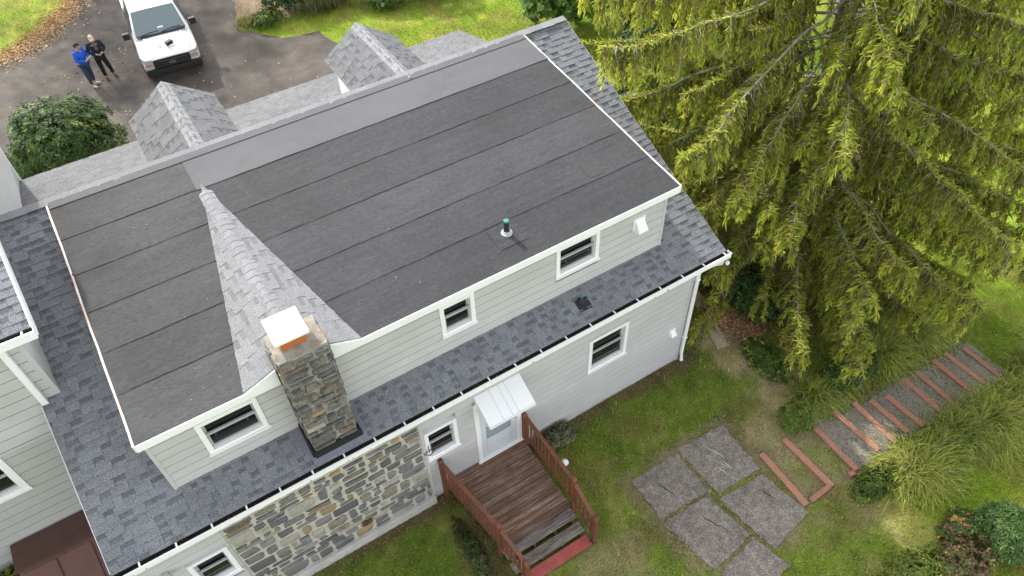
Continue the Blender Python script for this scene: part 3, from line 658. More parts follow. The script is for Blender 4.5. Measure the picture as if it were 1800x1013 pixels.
# saddle behind the chimney
Af, Bb, Lf, Rf = np.array([-8.2, .115, 6.19]), np.array([-8.28, 4.6, 6.255]), np.array([CRL, .115, 5.785]), np.array([CRR, .115, 5.785])
core = MB(); core.add([Af, Bb, Lf, Rf, Af-np.array([0, 0, .5])], [(0, 1, 2), (0, 3, 1), (0, 2, 4), (0, 4, 3)]); sad = core.build('chimney_saddle', M['shingle_light'], house)
def tri_shingles(A, B, Cc, seed, flip):
    v_up = None; u = (B-A)/np.linalg.norm(B-A); w_ = Cc-A; w_ = w_-u*(w_@u); hgt = np.linalg.norm(w_); v = -w_/hgt
    if np.cross(u, v)[2] < 0: u = -u
    Oo = Cc; uv = lambda P: ((P-Oo)@u, (P-Oo)@v); reg = [uv(A), uv(B), uv(Cc)]
    ar = sum(reg[i][0]*reg[(i+1) % 3][1]-reg[(i+1) % 3][0]*reg[i][1] for i in range(3)); reg = reg if ar > 0 else reg[::-1]
    shingles(Oo, u, v, reg, sad, M['shingle_saddle'], seed=seed, wmin=.14, wmax=.34, expo=.15)
tri_shingles(Af, Bb, Lf, 8, 0); tri_shingles(Af, Bb, Rf, 9, 1)
dL = unit((Lf-Af)-(Bb-Af)*((Lf-Af)@(Bb-Af))/((Bb-Af)@(Bb-Af))); dR = unit((Rf-Af)-(Bb-Af)*((Rf-Af)@(Bb-Af))/((Bb-Af)@(Bb-Af)))
ridge_caps(Af+np.array([0, 0, .006]), Bb+np.array([0, -.22, .004]), dL, dR, sad, M['cap_shingle'], half=.14, expo=.16, th=.007, seed=5, hexcut=.025)
gf = MB(); gf.prism([Lf+np.array([-.05, -.0, -.1]), Rf+np.array([.05, 0, -.1]), Rf+np.array([.05, 0, -.02]), Af+np.array([0, 0, -.02]), Lf+np.array([-.05, 0, -.02])], (0, -.03, 0)); gf.build('saddle_fascia', M['metal_white'], sad)
# chimney
cx0, cx1, cy0, cy1, ctop = -8.56, -7.8, -.18, .43, 6.4
ch = MB().box(cx0, cx1, cy0, cy1, 3.7, ctop).build('chimney', M['mortar_ch'], house)
sm = (M['stone_ch'], M['stone_tan'], M['stone_pale'], .1)
stones((cx0-.02, cy0, 3.98), (1, 0, 0), (0, 0, 1), cx1-cx0+.04, ctop-4.0, ch, sm, 21, gap=.02, hmin=.11, hmax=.27, wmin=.15, wmax=.46, proud=.045)
stones((cx0, cy1, 4.3), (0, -1, 0), (0, 0, 1), cy1-cy0, ctop-4.32, ch, sm, 22, gap=.02, hmin=.1, hmax=.22, wmin=.15, wmax=.36, proud=.03)
stones((cx1, cy0, 4.1), (0, 1, 0), (0, 0, 1), cy1-cy0, ctop-4.12, ch, sm, 23, gap=.02, hmin=.1, hmax=.22, wmin=.15, wmax=.36, proud=.03)
bm = bmesh.new(); bmesh.ops.create_grid(bm, x_segments=9, y_segments=8, size=.5)
for v in bm.verts:
    ex = max(abs(v.co.x), abs(v.co.y))*2; v.co.x = (v.co.x*(cx1-cx0-.0)+(cx0+cx1)/2)+rng.uniform(-.02, .02); v.co.y = v.co.y*(cy1-cy0-.0)+(cy0+cy1)/2+rng.uniform(-.02, .02); v.co.z = ctop+.085-.09*ex**2+rng.uniform(-.008, .012)
ext = bmesh.ops.extrude_face_region(bm, geom=list(bm.faces))
for v in [g for g in ext['geom'] if isinstance(g, bmesh.types.BMVert)]: v.co.z = ctop-.012
bmesh.ops.recalc_face_normals(bm, faces=bm.faces); me = bpy.data.meshes.new('chimney_crown'); bm.to_mesh(me); bm.free(); link('chimney_crown', me, M['crown'], ch, smooth=40)
MB().box(-8.42, -8.04, -.04, .36, ctop+.04, ctop+.2).build('clay_flue', M['clay'], ch, bevel=.01)
MB().box(-8.4, -8.06, -.03, .34, ctop+.2, ctop+.31).build('cap_screen', M['flash'], ch)
cp = MB(); cp.box(-8.49, -7.99, -.12, .42, ctop+.315, ctop+.335); cp.prism([(-8.49, -.12, ctop+.335), (-7.99, -.12, ctop+.335), (-7.99, .42, ctop+.335), (-8.49, .42, ctop+.335)], (0, 0, .004)); cp.box(-8.495, -7.985, -.127, -.12, ctop+.29, ctop+.34); cp.box(-8.497, -8.49, -.12, .42, ctop+.29, ctop+.34); cp.box(-7.99, -7.983, -.12, .42, ctop+.29, ctop+.34)
cp.build('chimney_cap', M['metal_white'], ch)
fl = MB(); fl.box(cx0-.03, cx1+.06, cy0-.065, cy0-.03, rz(cy0)-.02, rz(cy0)+.17)
fl.hexa([(cx0-.07, cy0-.03, rz(cy0)-.02), (cx0-.03, cy0-.03, rz(cy0)-.02), (cx0-.03, .36, rz(.36)-.02), (cx0-.07, .36, rz(.36)-.02)], [(cx0-.05, cy0-.03, rz(cy0)+.16), (cx0-.03, cy0-.03, rz(cy0)+.16), (cx0-.03, .36, rz(.36)+.1), (cx0-.05, .36, rz(.36)+.1)])
fl.hexa([(cx1+.03, cy0-.03, rz(cy0)-.02), (cx1+.07, cy0-.03, rz(cy0)-.02), (cx1+.07, .36, rz(.36)-.02), (cx1+.03, .36, rz(.36)-.02)], [(cx1+.03, cy0-.03, rz(cy0)+.16), (cx1+.05, cy0-.03, rz(cy0)+.16), (cx1+.05, .36, rz(.36)+.1), (cx1+.03, .36, rz(.36)+.1)])
MB().box(cx0-.05, cx0-.035, -.02, .42, 5.75, 6.12).build('step_flashing', M['flash'], ch)
fl.build('chimney_flashing', M['flash'], ch)
ap = MB(); ap.hexa([(cx0-.1, -.31, rz(-.31)+.018), (cx1+.12, -.31, rz(-.31)+.018), (cx1+.12, cy0-.02, rz(cy0-.02)+.018), (cx0-.1, cy0-.02, rz(cy0-.02)+.018)], [(cx0-.1, -.31, rz(-.31)+.026), (cx1+.12, -.31, rz(-.31)+.026), (cx1+.12, cy0-.02, rz(cy0-.02)+.026), (cx0-.1, cy0-.02, rz(cy0-.02)+.026)])
for a, b in ((cx0-.16, cx0-.05), (cx1+.05, cx1+.14)): ap.hexa([(a, cy0-.02, rz(cy0-.02)+.019), (b, cy0-.02, rz(cy0-.02)+.019), (b, .33, rz(.33)+.019), (a, .33, rz(.33)+.019)], [(a, cy0-.02, rz(cy0-.02)+.027), (b, cy0-.02, rz(cy0-.02)+.027), (b, .33, rz(.33)+.027), (a, .33, rz(.33)+.027)])
ap.build('apron_flashing', mat('apron_metal', (.17, .175, .2), rough=.75, fine=.2, fscale=70), ch)

# ------------------------------------------------------------------ gable dormers on the front
for k, (xc, yf) in enumerate(((-8.0, 8.25), (-3.62, 8.12))):
    zr_, hw, dzv = ZR-.01, .9, .64
    bd = MB(); bd.box(xc-.74, xc+.74, yf-2.4, yf-.18, 4.2, zr_-dzv+.02); bd.prism([(xc-.74, yf-2.4, zr_-dzv), (xc+.74, yf-2.4, zr_-dzv), (xc, yf-2.4, zr_-.1)], (0, 2.22, 0))
    gd = bd.build('gable_dormer', M['white'], house)
    for s in (-1, 1):
        a, b = np.array([xc, yf, zr_]), np.array([xc+s*hw, yf, zr_-dzv]); L = np.linalg.norm(b-a); v = (a-b)/L; u = np.array([0, 1.0*s, 0]) if False else np.array([0, 1, 0.])*(1 if np.cross((0, 1, 0), v)[2] > 0 else -1)
        back = 2.75; n_ = np.cross(u, v)
        q = [b, a, a-np.array([0, back, 0]), b-np.array([0, back, 0])]
        mb = MB(); mb.prism([p-n_*.09 for p in q], n_*.085); mb.build('dormer_deck', M['white'], gd)
        lo, hi = sorted(((b-b)@u, (b-np.array([0, back, 0])-b)@u))
        shingles(b, u, v, [(lo, -.02), (hi, -.02), (hi, L), (lo, L)], gd, M['shingle_light'], seed=70+k*2+s, wmin=.14, wmax=.3, expo=.15)
    e = np.array([hw, 0, -dzv]); e /= np.linalg.norm(e)
    ridge_caps((xc, yf-2.75, zr_+.012), (xc, yf, zr_+.012), np.array([-e[0], 0, e[2]]), e, gd, M['cap_shingle'], half=.16, expo=.24, th=.006, seed=80+k)

# ------------------------------------------------------------------ adjoining wing on the left
wing = thing('house_wing', 'tall grey sided wing with shingled gable roof at left edge, beside main roof', 'house')
WX, WY = -11.665, 2.47
wb = MB(); wb.box(-19, WX-.03, WY+.14, 10.7, .2, 6.75); wb.prism([(-19, WY+.05, 6.7), (-19, 10.7, 6.7), (-19, 6.58, 8.55)], (19+WX-.03, 0, 0)); ww = wb.build('wall', M['siding_low'], wing)
wlow = MB().box(-19, WX-.03, WY+.11, WY+.135, 1.2, 6.6).build('rear_wall', M['siding_low'], wing)
wwin = [(-14.0, -12.97, 3.17, 4.16)]
siding(-17, WX-.05, 4.26, 6.55, WY, [], M['siding'], wlow, .235); siding(-17, WX-.05, 1.25, 4.19, WY, wwin, M['siding_low'], wlow, .235)
MB().box(-17, WX, WY-.035, WY+.04, 4.19, 4.245).build('band_board', M['siding'], wing)
MB().box(-17, WX, WY-.03, WY+.1, .6, 1.25).build('foundation', M['concrete'], wing)
window(*wwin[0], WY, wing, cw=.12)
# gable side boards facing +x
sidew = MB().box(WX-.03, WX-.02, WY+.05, 10.7, 4.0, 6.7).build('gable_wall', M['siding'], wing)
z = 4.2
while z < 8.4:
    ya, yb = (WY, 10.7) if z < 6.6 else (WY+.05+(z-6.5)/ .453, 10.7-(z-6.5)/.453)
    MB().hexa([(WX-.02, ya, z), (WX+.014, ya, z), (WX+.014, yb, z), (WX-.02, yb, z)], [(WX-.02, ya, z+.205), (WX, ya, z+.205), (WX, yb, z+.205), (WX-.02, yb, z+.205)]).build('siding_board', M['siding'], sidew); z += .2
MB().box(WX-.06, WX+.02, WY-.03, WY+.06, 4.6, 6.62).build('corner_board', M['siding'], wing)
MB().box(WX-.06, WX+.02, 10.64, 10.73, 3.4, 6.62).build('corner_board', M['white'], wing)
ws = .437; WYe, WZe = 2.14, 6.78
wr = MB()
for s in (1, -1):
    ya, yb = (WYe, 6.58) if s == 1 else (11.02, 6.58); za, zb2 = WZe, WZe+ws*(6.58-WYe)
    wr.hexa([(-19.2, ya, za-.1), (-11.32, ya, za-.1), (-11.32, yb, zb2-.1), (-19.2, yb, zb2-.1)], [(-19.2, ya, za-.006), (-11.32, ya, za-.006), (-11.32, yb, zb2-.006), (-19.2, yb, zb2-.006)])
wroof = wr.build('roof', M['shingle'], wing)
wv = np.array([0, 1, ws]); wv /= np.linalg.norm(wv); WL = (6.58-WYe)*math.hypot(1, ws)
shingles((0, WYe, WZe), uX, wv, [(-14.5, -.02), (-11.32, -.02), (-11.32, WL), (-14.5, WL)], wroof, M['shingle'], seed=91, wmin=.14, wmax=.36)
rk = MB(); rk.hexa([(-11.32, WYe-.02, WZe-.19), (-11.29, WYe-.02, WZe-.19), (-11.29, 6.58, WZe+ws*4.44-.19), (-11.32, 6.58, WZe+ws*4.44-.19)], [(-11.32, WYe-.02, WZe+.012), (-11.29, WYe-.02, WZe+.012), (-11.29, 6.58, WZe+ws*4.44+.012), (-11.32, 6.58, WZe+ws*4.44+.012)])
rk.hexa([(-11.32, 11.04, WZe-.19), (-11.29, 11.04, WZe-.19), (-11.29, 6.58, WZe+ws*4.44-.19), (-11.32, 6.58, WZe+ws*4.44-.19)], [(-11.32, 11.04, WZe+.012), (-11.29, 11.04, WZe+.012), (-11.29, 6.58, WZe+ws*4.44+.012), (-11.32, 6.58, WZe+ws*4.44+.012)])
rk.hexa([(WX, WYe+.1, WZe-.2), (-11.3, WYe+.1, WZe-.2), (-11.3, 6.5, WZe+ws*4.3-.2), (WX, 6.5, WZe+ws*4.3-.2)], [(WX, WYe+.1, WZe-.17), (-11.3, WYe+.1, WZe-.17), (-11.3, 6.5, WZe+ws*4.3-.17), (WX, 6.5, WZe+ws*4.3-.17)])
rk.build('rake', M['white'], wing)
wg = MB(); wg.box(-17, -11.3, 2.02, 2.032, 6.62, 6.76); wg.box(-17, -11.3, 2.032, 2.13, 6.62, 6.63); wg.box(-17, -11.3, 2.005, 2.035, 6.76, 6.775); wg.box(-11.312, -11.3, 2.032, 2.13, 6.63, 6.76); wgo = wg.build('gutter', M['white'], wing)
MB().box(-17, -11.33, 2.036, 2.128, 6.632, 6.65).build('gutter_debris', M['gutter_in'], wgo)
MB().box(-17, -11.33, 2.0325, 2.0355, 6.632, 6.755).build('gutter_lining', M['gutter_in'], wgo); MB().box(-17, -11.33, 2.127, 2.131, 6.632, 6.755).build('gutter_lining', M['gutter_in'], wgo)
for x in (-11.45, -12.0): MB().box(x-.014, x+.014, 2.02, 2.14, 6.764, 6.773).build('gutter_strap', M['metal_white'], wgo)
MB().box(-17, WX, 2.14, WY+.04, 6.58, 6.6).build('soffit', M['white'], wing)
MB().box(-11.96, -11.86, WY-.12, WY-.025, 2.0, 6.5).build('downspout', M['metal_white'], wing, bevel=.01)
hb = thing('cellar_hatch', 'dark brown steel cellar bulkhead with double doors beside left wall', 'hatch')
h = MB(); h.prism([(-13.9, WY-.04, .5), (-13.9, WY-.04, 1.86), (-13.9, 1.87, 1.84), (-13.9, .2, .98), (-13.9, .2, .5)], (1.28, 0, 0)); h.build('hatch_body', M['brown'], hb, bevel=.01)
h = MB(); h.hexa([(-13.93, WY-.04, 1.862), (-12.59, WY-.04, 1.862), (-12.59, 1.85, 1.85), (-13.93, 1.85, 1.85)], [(-13.93, WY-.04, 1.93), (-12.59, WY-.04, 1.93), (-12.59, 1.85, 1.9), (-13.93, 1.85, 1.9)]); h.build('hatch_top', M['brown2'], hb, bevel=.008)
for x0, x1 in ((-13.84, -13.275), (-13.245, -12.68)):
    pz = lambda y: 1.84-(1.87-y)*.515
    h = MB(); h.hexa([(x0, 1.8, pz(1.8)+.006), (x0, .25, pz(.25)+.006), (x1, .25, pz(.25)+.006), (x1, 1.8, pz(1.8)+.006)], [(x0, 1.8, pz(1.8)+.035), (x0, .25, pz(.25)+.035), (x1, .25, pz(.25)+.035), (x1, 1.8, pz(1.8)+.035)]); h.build('hatch_door', M['brown'], hb, bevel=.012)
MB().tube([(-13.2, 1.0, 1.44), (-13.2, .98, 1.49), (-13.2, .86, 1.43), (-13.2, .84, 1.37)], .012, 6).build('handle', M['blackp'], hb)
# ------------------------------------------------------------------ deck with steps
deck = thing('wooden_deck', 'weathered red-brown wooden deck with railings and steps below the back door', 'deck')
DZ = .47
def lx(y): return -6.42+(-y)/1.9*.28
y = -.02; k = 0
while y > -1.86:
    w_ = .142; ya, yb = y-w_, y-.006
    r = rng.uniform(-.012, .012)
    MB().hexa([(lx(ya)+.03+r, ya, DZ-.035), (-4.5+r, ya, DZ-.035), (-4.5+r, yb, DZ-.035), (lx(yb)+.03+r, yb, DZ-.035)], [(lx(ya)+.03+r, ya, DZ+rng.uniform(-.003, .003)), (-4.5+r, ya, DZ+rng.uniform(-.003, .003)), (-4.5+r, yb, DZ), (lx(yb)+.03+r, yb, DZ)]).build('deck_board', M['deck'], deck, bevel=.004)
    y -= .146; k += 1
sb = MB(); sb.box(-6.4, -4.52, -.05, -.01, DZ-.2, DZ-.04); sb.box(lx(-1.85)+.03, -4.52, -1.86, -1.82, DZ-.2, DZ-.04)
for x in (-6.1, -5.5, -4.6): sb.box(x, x+.04, -1.82, -.05, DZ-.2, DZ-.04)
sb.build('joist', M['rail'], deck)
for (z0, ya, yb, mt, nm) in ((.335, -1.87, -2.12, 'deck_grey', 'tread'), (.2, -2.17, -2.4, 'deck_grey', 'tread'), (.085, -2.44, -2.68, 'redpaint', 'bottom_step')):
    MB().box(-6.16, -4.5, yb, ya, z0-.045, z0).build(nm, M[mt], deck, bevel=.006)
for x in (-6.05, -5.55, -5.05, -4.62):
    MB().prism([(x, -1.83, .05), (x, -1.83, .285), (x, -2.12, .285), (x, -2.12, .15), (x, -2.4, .15), (x, -2.4, .035), (x, -2.65, .035), (x, -2.65, -.06)], (.045, 0, 0)).build('stringer', M['rail'], deck)
def post(x, y, z0, z1, s=.095):
    h = s/2; mb = MB(); mb.box(x-h, x+h, y-h, y+h, z0, z1-.06); c = [(x-h, y-h), (x+h, y-h), (x+h, y+h), (x-h, y+h)]; q = .62
    mb.add([(a, b, z1-.06) for a, b in c]+[(x+(a-x)*1.1, y+(b-y)*1.1, z1-.05) for a, b in c]+[(x+(a-x)*1.1, y+(b-y)*1.1, z1-.03) for a, b in c]+[(x+(a-x)*q, y+(b-y)*q, z1) for a, b in c],
           [(i+4*k, (i+1) % 4+4*k, (i+1) % 4+4*k+4, i+4*k+4) for k in range(3) for i in range(4)]+[(12, 13, 14, 15)])
    mb.build('post', M['rail'], deck, bevel=.005)
def railing(a, b, nb, ha=.9, lo=.12, hb=None):
    a = np.array(a, float); b = np.array(b, float)
    MB().bar(a+(0, 0, ha), b+(0, 0, ha), .085, .04).build('handrail', M['rail'], deck, bevel=.006)
    MB().bar(a+(0, 0, lo), b+(0, 0, lo), .04, .085).build('lower_rail', M['rail'], deck)
    for i in range(nb):
        t = (i+.5)/nb; p = a+(b-a)*t
        MB().box(p[0]-.018, p[0]+.018, p[1]-.018, p[1]+.018, p[2]+lo+.035, p[2]+ha-.015).build('baluster', M['rail'], deck)
xr = -4.43
post(xr, -.08, -.05, DZ+.98); post(xr, -1.87, -.05, DZ+1.02); post(xr, -2.62, -.05, 1.06)
railing((xr, -.13, DZ), (xr, -1.82, DZ), 13, .9, .14); railing((xr, -1.92, DZ-.02), (xr, -2.57, .12), 5, .86, .18)
L0, L1, L2 = (lx(-.08)-.03, -.08), (lx(-1.87)-.03, -1.87), (lx(-2.62)-.0, -2.62)
post(*L0, -.05, DZ+1.0); post(*L1, -.05, DZ+1.02); post(*L2, -.05, 1.06)
railing((L0[0]+.005, -.13, DZ), (L1[0]-.005, -1.82, DZ), 14, .9, .1); railing((L1[0]+.005, -1.92, DZ-.02), (L2[0], -2.57, .12), 6, .86, .16)
# small things on the wall and by the deck
hrt = MB(); hp = []
for i in range(25):
    t = 2*math.pi*i/24; hp.append((-6.62+.011*16*math.sin(t)**3*.6, -.07+.01*math.sin(t*2), 1.92+.011*(13*math.cos(t)-5*math.cos(2*t)-2*math.cos(3*t)-math.cos(4*t))*.6))
hrt.tube(hp, .008, 6, False); hrt.tube([(-6.62, -.07, 1.95), (-6.62, -.06, 2.1), (-6.6, -.03, 2.18)], .007, 6)
tag(hrt.build('wire_heart', M['blackp'], None), 'small black wire heart hanging beside the little window above deck', 'ornament')
cn = thing('yard_lamp', 'small white round lamp on short stake beside the deck railing', 'lamp', loc=(-3.97, -.94, 0))
MB().lathe((0, 0, 0), [(.02, -.05), (.02, .16)], 8).build('stake', M['metal_white'], cn); MB().lathe((0, 0, .16), [(.03, 0), (.07, .03), (.085, .075), (.07, .12), (.03, .145)], 16).build('lamp_head', M['metal_white'], cn, smooth=60)
fd = thing('flood_light', 'grey twin flood light under the eave near bottom left corner', 'lamp', loc=(-11.52, -.04, 2.62))
MB().lathe((0, 0, 0), [(.05, -.03), (.05, .03)], 10).build('mount', M['sash'], fd)
for s in (-1, 1): MB().tube([(0, -.01, 0), (s*.05, -.06, -.02), (s*.09, -.15, -.06), (s*.1, -.2, -.09)], [.02, .025, .045, .06], 10).build('lamp_head', M['sash'], fd, smooth=60)

# ------------------------------------------------------------------ patio slabs and concrete path
def outline(poly, step=.09, jit=.018, seed=1):
    r = random.Random(seed); o = []
    for i in range(len(poly)):
        p, q = np.array(poly[i]), np.array(poly[(i+1) % len(poly)]); n = max(2, int(np.linalg.norm(q-p)/step))
        o += [tuple(p+(q-p)*k/n+np.array([r.gauss(0, jit), r.gauss(0, jit)])*(1 if k else 1.4)) for k in range(n)]
    return o
def slab_obj(name, poly, z0, z1, mt, seed, jit=.014):
    o = outline(poly, seed=seed, jit=jit); n = len(o); c = np.mean(o, 0); r = random.Random(seed+5); vs = [(x, y, z0) for x, y in o]+[(x, y, z1-.008) for x, y in o]
    rings = [.96, .8, .55, .28]
    for q in rings: vs += [(c[0]+(x-c[0])*q, c[1]+(y-c[1])*q, z1+r.uniform(-.004, .004)) for x, y in o]
    vs.append((c[0], c[1], z1)); k = len(rings)+2
    fs = [(j*n+i, j*n+(i+1) % n, (j+1)*n+(i+1) % n, (j+1)*n+i) for j in range(k-1) for i in range(n)]+[((k-1)*n+i, (k-1)*n+(i+1) % n, k*n) for i in range(n)]
    return MB().add(vs, fs).build(name, mt, None, smooth=40)
slabs = [([(-2.95, -1.97), (-1.7, -1.99), (-1.73, -3.06), (-2.99, -3.02)], 'cracked dark grey patio slab nearest the deck'),
         ([(-1.63, -1.94), (-.38, -2.0), (-.44, -3.28), (-1.62, -3.24)], 'dark grey patio slab with pale scratches nearest the house corner'),
         ([(-3.02, -3.09), (-1.82, -3.13), (-1.68, -4.25), (-2.78, -4.42)], 'plain grey patio slab between the deck steps and the brownish slab'),
         ([(-1.68, -3.32), (-.5, -3.4), (-.33, -4.56), (-1.48, -4.74)], 'brownish grey patio slab beside the timber steps'),
         ([(-2.72, -4.5), (-1.66, -4.33), (-1.45, -5.15), (-2.5, -5.25)], 'grey patio slab cut by the bottom edge of the picture')]
for i, (p, lb) in enumerate(slabs):
    o = tag(slab_obj('patio_slab', p[::-1], -.05, .035, M['slab'], 30+i), lb, 'paving slab', 'patio slabs on the lawn')
    cr = MB(); r = random.Random(i+3); c = np.mean(p, 0)
    for k in range((1, 4, 1, 1, 0)[i]):
        a = c+np.array([r.uniform(-.35, .35), r.uniform(-.2, .45)]); d = unit(np.array([.35+r.uniform(-.2, .2), -1.])); L = r.uniform(.2, .6); n = 7; vs = []
        for j in range(n+1):
            q = a+d*L*j/n+np.array([r.uniform(-.012, .012), r.uniform(-.012, .012)]); wd = .003+.016*math.sin(math.pi*j/n)*r.uniform(.4, 1); vs += [(q[0]-wd, q[1], .0405), (q[0]+wd, q[1], .0405)]
        cr.add(vs, [(2*j, 2*j+1, 2*j+3, 2*j+2)[::-1] for j in range(n)])
    if cr.v: cr.build('crack', M['lichen'] if i == 1 else mat('slab_crack', (.05, .045, .04), rough=.95), o)
pt = outline([(1.02, -.35), (1.32, -.4), (2.0, 1.2), (2.1, 6), (1.7, 6), (1.62, 1.2)], seed=9)
mb = MB(); n = len(pt); cpt = [(x, y, float(G(x, y))+.03) for x, y in pt]
bm = bmesh.new(); f = bm.faces.new([bm.verts.new(p) for p in cpt]); e = bmesh.ops.extrude_face_region(bm, geom=[f])
for v in [g for g in e['geom'] if isinstance(g, bmesh.types.BMVert)]: v.co.z -= .1
bmesh.ops.triangulate(bm, faces=bm.faces); bmesh.ops.recalc_face_normals(bm, faces=bm.faces); me = bpy.data.meshes.new('path'); bm.to_mesh(me); bm.free(); struct(link('path', me, mat('path_concrete', (.46, .38, .28), (.36, .3, .2), nscale=6, rough=.95, fine=.3, fscale=40)))

# ------------------------------------------------------------------ timber steps
TIES = [(-.17, -3.03, -.25, -4.42), (.5, -3.04, .51, -4.42), (1.32, -3.2, 1.28, -4.43), (2.08, -3.11, 2.12, -4.34), (2.72, -3.15, 2.68, -4.4), (3.14, -3.3, 3.16, -4.35), (3.62, -3.4, 3.65, -4.42),
        (4.46, -3.25, 4.42, -4.36), (4.97, -3.25, 4.94, -4.39), (5.72, -3.22, 5.7, -4.35), (6.25, -3.22, 6.26, -4.36), (6.87, -3.35, 6.85, -4.43)]
ordn = ['lowest in the picture, touching the patio', 'second from the patio', 'third from the patio', 'fourth from the patio', 'fifth from the patio', 'sixth from the patio', 'seventh from the patio', 'fifth from the far end', 'fourth from the far end', 'third from the far end', 'second from the far end', 'at the far end of the flight']
for (a, b, c, d), od in zip(TIES, ordn):
    r = rng.uniform(-.01, .01); mb = MB(); za, zc = float(G(a, b)), float(G(c, d)); n = 6; vs = []
    for i in range(n+1):
        t = i/n; x, y = a+(c-a)*t+rng.uniform(-.004, .004), b+(d-b)*t; z = za+(zc-za)*t
        vs += [(x-.075, y, z-.1), (x+.075, y, z-.1), (x+.071, y, z+.07+r), (x-.071, y, z+.07+r+rng.uniform(-.003, .003))]
    mb.add(vs, [(4*i+k, 4*i+4+k, 4*i+4+(k+1) % 4, 4*i+(k+1) % 4) for i in range(n) for k in range(4)]+[(0, 1, 2, 3), (4*n+3, 4*n+2, 4*n+1, 4*n)])
    tag(mb.build('step_timber', M['tie'], None, bevel=.008), 'red-brown step timber, '+od, 'timber', 'timbers of the garden steps')
for (a, b, c, d), lb in (((-.19, -4.4, .52, -4.38), 'short red-brown timber closing the first step beside the patio'), ((.95, -4.43, 1.24, -4.44), 'short red-brown timber stub closing the second step')):
    mb = MB(); mb.bar((a+.07, b, .0), (c-.07, d, float(G(c, d))), .11, .15); tag(mb.build('edge_timber', M['tie'], None, bevel=.008), lb, 'timber')
# gravel treads between the timbers
bed = []
gx_ = np.linspace(1.3, 7.2, 60); mbv = []; fs = []
for i, x in enumerate(gx_):
    ye = -3.0-.25*sstep(.8, 2, x)+rng.uniform(-.05, .05); yf = -4.42+rng.uniform(-.05, .03)
    for t in np.linspace(0, 1, 9): y = ye+(yf-ye)*t; mbv.append((x, y, float(G(x, y))+.016+.03*float(fbm(x, y, 3.))*(0 < t < 1)))
for i in range(59):
    for j in range(8): fs.append((i*9+j, i*9+9+j, i*9+10+j, i*9+1+j)[::-1])
struct(MB().add(mbv, fs).build('gravel_path', M['gravel'], None, smooth=180))
N = 9000; gxp = nr.uniform(-.15, 7.1, N); gyp = nr.uniform(-4.4, -3.1, N); keep = nr.random(N) < np.where(gxp < 1.3, .12, .35+.6*(fbm(gxp, gyp, 2.) > .45)); gxp, gyp = gxp[keep], gyp[keep]; N = len(gxp)
LV = Leaves(); P = np.stack([gxp, gyp, G(gxp, gyp)+.035+.012*nr.random(N)], 1); d = unit(nr.normal(size=(N, 3))*[1, 1, .35]); LV.diamonds(P-d*.01, d, perp(d), nr.uniform(.015, .04, N), nr.uniform(.008, .018, N), pal([(.2, .185, .165), (.32, .29, .25), (.13, .12, .11), (.38, .33, .26)], N)); stuff(LV.build('gravel', M['litter']), 'loose grey gravel between the step timbers', 'gravel')

# ------------------------------------------------------------------ grass
def grass(name, label, n, x0, x1, y0, y1, h0, h1, wd, keepf, cmul=1.0, tip=1.7):
    x = nr.uniform(x0, x1, n); y = nr.uniform(y0, y1, n); k = keepf(x, y) & in_view(np.stack([x, y, G(x, y)], 1)); x, y = x[k], y[k]; n = len(x)
    b = np.stack([x, y, G(x, y)+.005], 1); an = nr.uniform(0, 2*math.pi, n); lean = nr.uniform(.1, .95, n); d = unit(np.stack([np.cos(an)*lean, np.sin(an)*lean, np.ones(n)], 1)); s = np.stack([-np.sin(an), np.cos(an), np.zeros(n)], 1)
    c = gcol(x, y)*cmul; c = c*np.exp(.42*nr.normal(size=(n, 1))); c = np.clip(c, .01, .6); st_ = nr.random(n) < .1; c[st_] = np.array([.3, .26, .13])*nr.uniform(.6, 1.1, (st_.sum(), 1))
    hh = nr.uniform(h0, h1, n)*(.6+.8*fbm(x, y, 1.7)); L = Leaves(); L.diamonds(b, d, s, hh, np.full(n, wd)*nr.uniform(.6, 1.4, n), c*.75, np.clip(c*tip, 0, .7), .35)
    return stuff(L.build(name, M['blade']), label, 'grass')
def not_built(x, y):
    k = ~(((x > -12.0) & (x < .1) & (y > -.02) & (y < 11.2)))
    for p, _ in slabs: k &= ~(inpoly(x, y, [(a, b) for a, b in p]) & (polydist(x, y, p) > .015))
    k &= ~((x > -.2) & (x < 7.1) & (y < -3.15) & (y > -4.4) & (nr.random(x.shape) < np.where(x > 1.3, .5, .3)))
    k &= ~(inpoly(x, y, [(1.02, -.35), (1.32, -.4), (2.0, 1.2), (2.1, 6), (1.7, 6), (1.62, 1.2)]))
    k &= ~((x < -12.5)); k &= ~((near_seg(x, y, (1.85, .9), (2.3, -.1)) < .5) & (nr.random(x.shape) < .7))
    k &= ~((abs(y) < .3) & (x < .2) & (nr.random(x.shape) < .6))
    return k
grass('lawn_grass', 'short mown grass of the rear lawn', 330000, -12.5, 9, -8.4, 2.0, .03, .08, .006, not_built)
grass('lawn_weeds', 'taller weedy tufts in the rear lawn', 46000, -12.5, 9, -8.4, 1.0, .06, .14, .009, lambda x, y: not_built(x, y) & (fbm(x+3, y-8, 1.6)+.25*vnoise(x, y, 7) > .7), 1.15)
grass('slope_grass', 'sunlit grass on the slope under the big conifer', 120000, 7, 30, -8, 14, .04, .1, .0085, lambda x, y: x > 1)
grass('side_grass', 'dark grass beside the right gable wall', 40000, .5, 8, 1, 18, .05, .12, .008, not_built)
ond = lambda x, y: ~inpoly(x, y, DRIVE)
grass('front_grass', 'sunlit front lawn grass beyond the driveway', 130000, -14, 14, 11.5, 31, .03, .065, .011, ond)

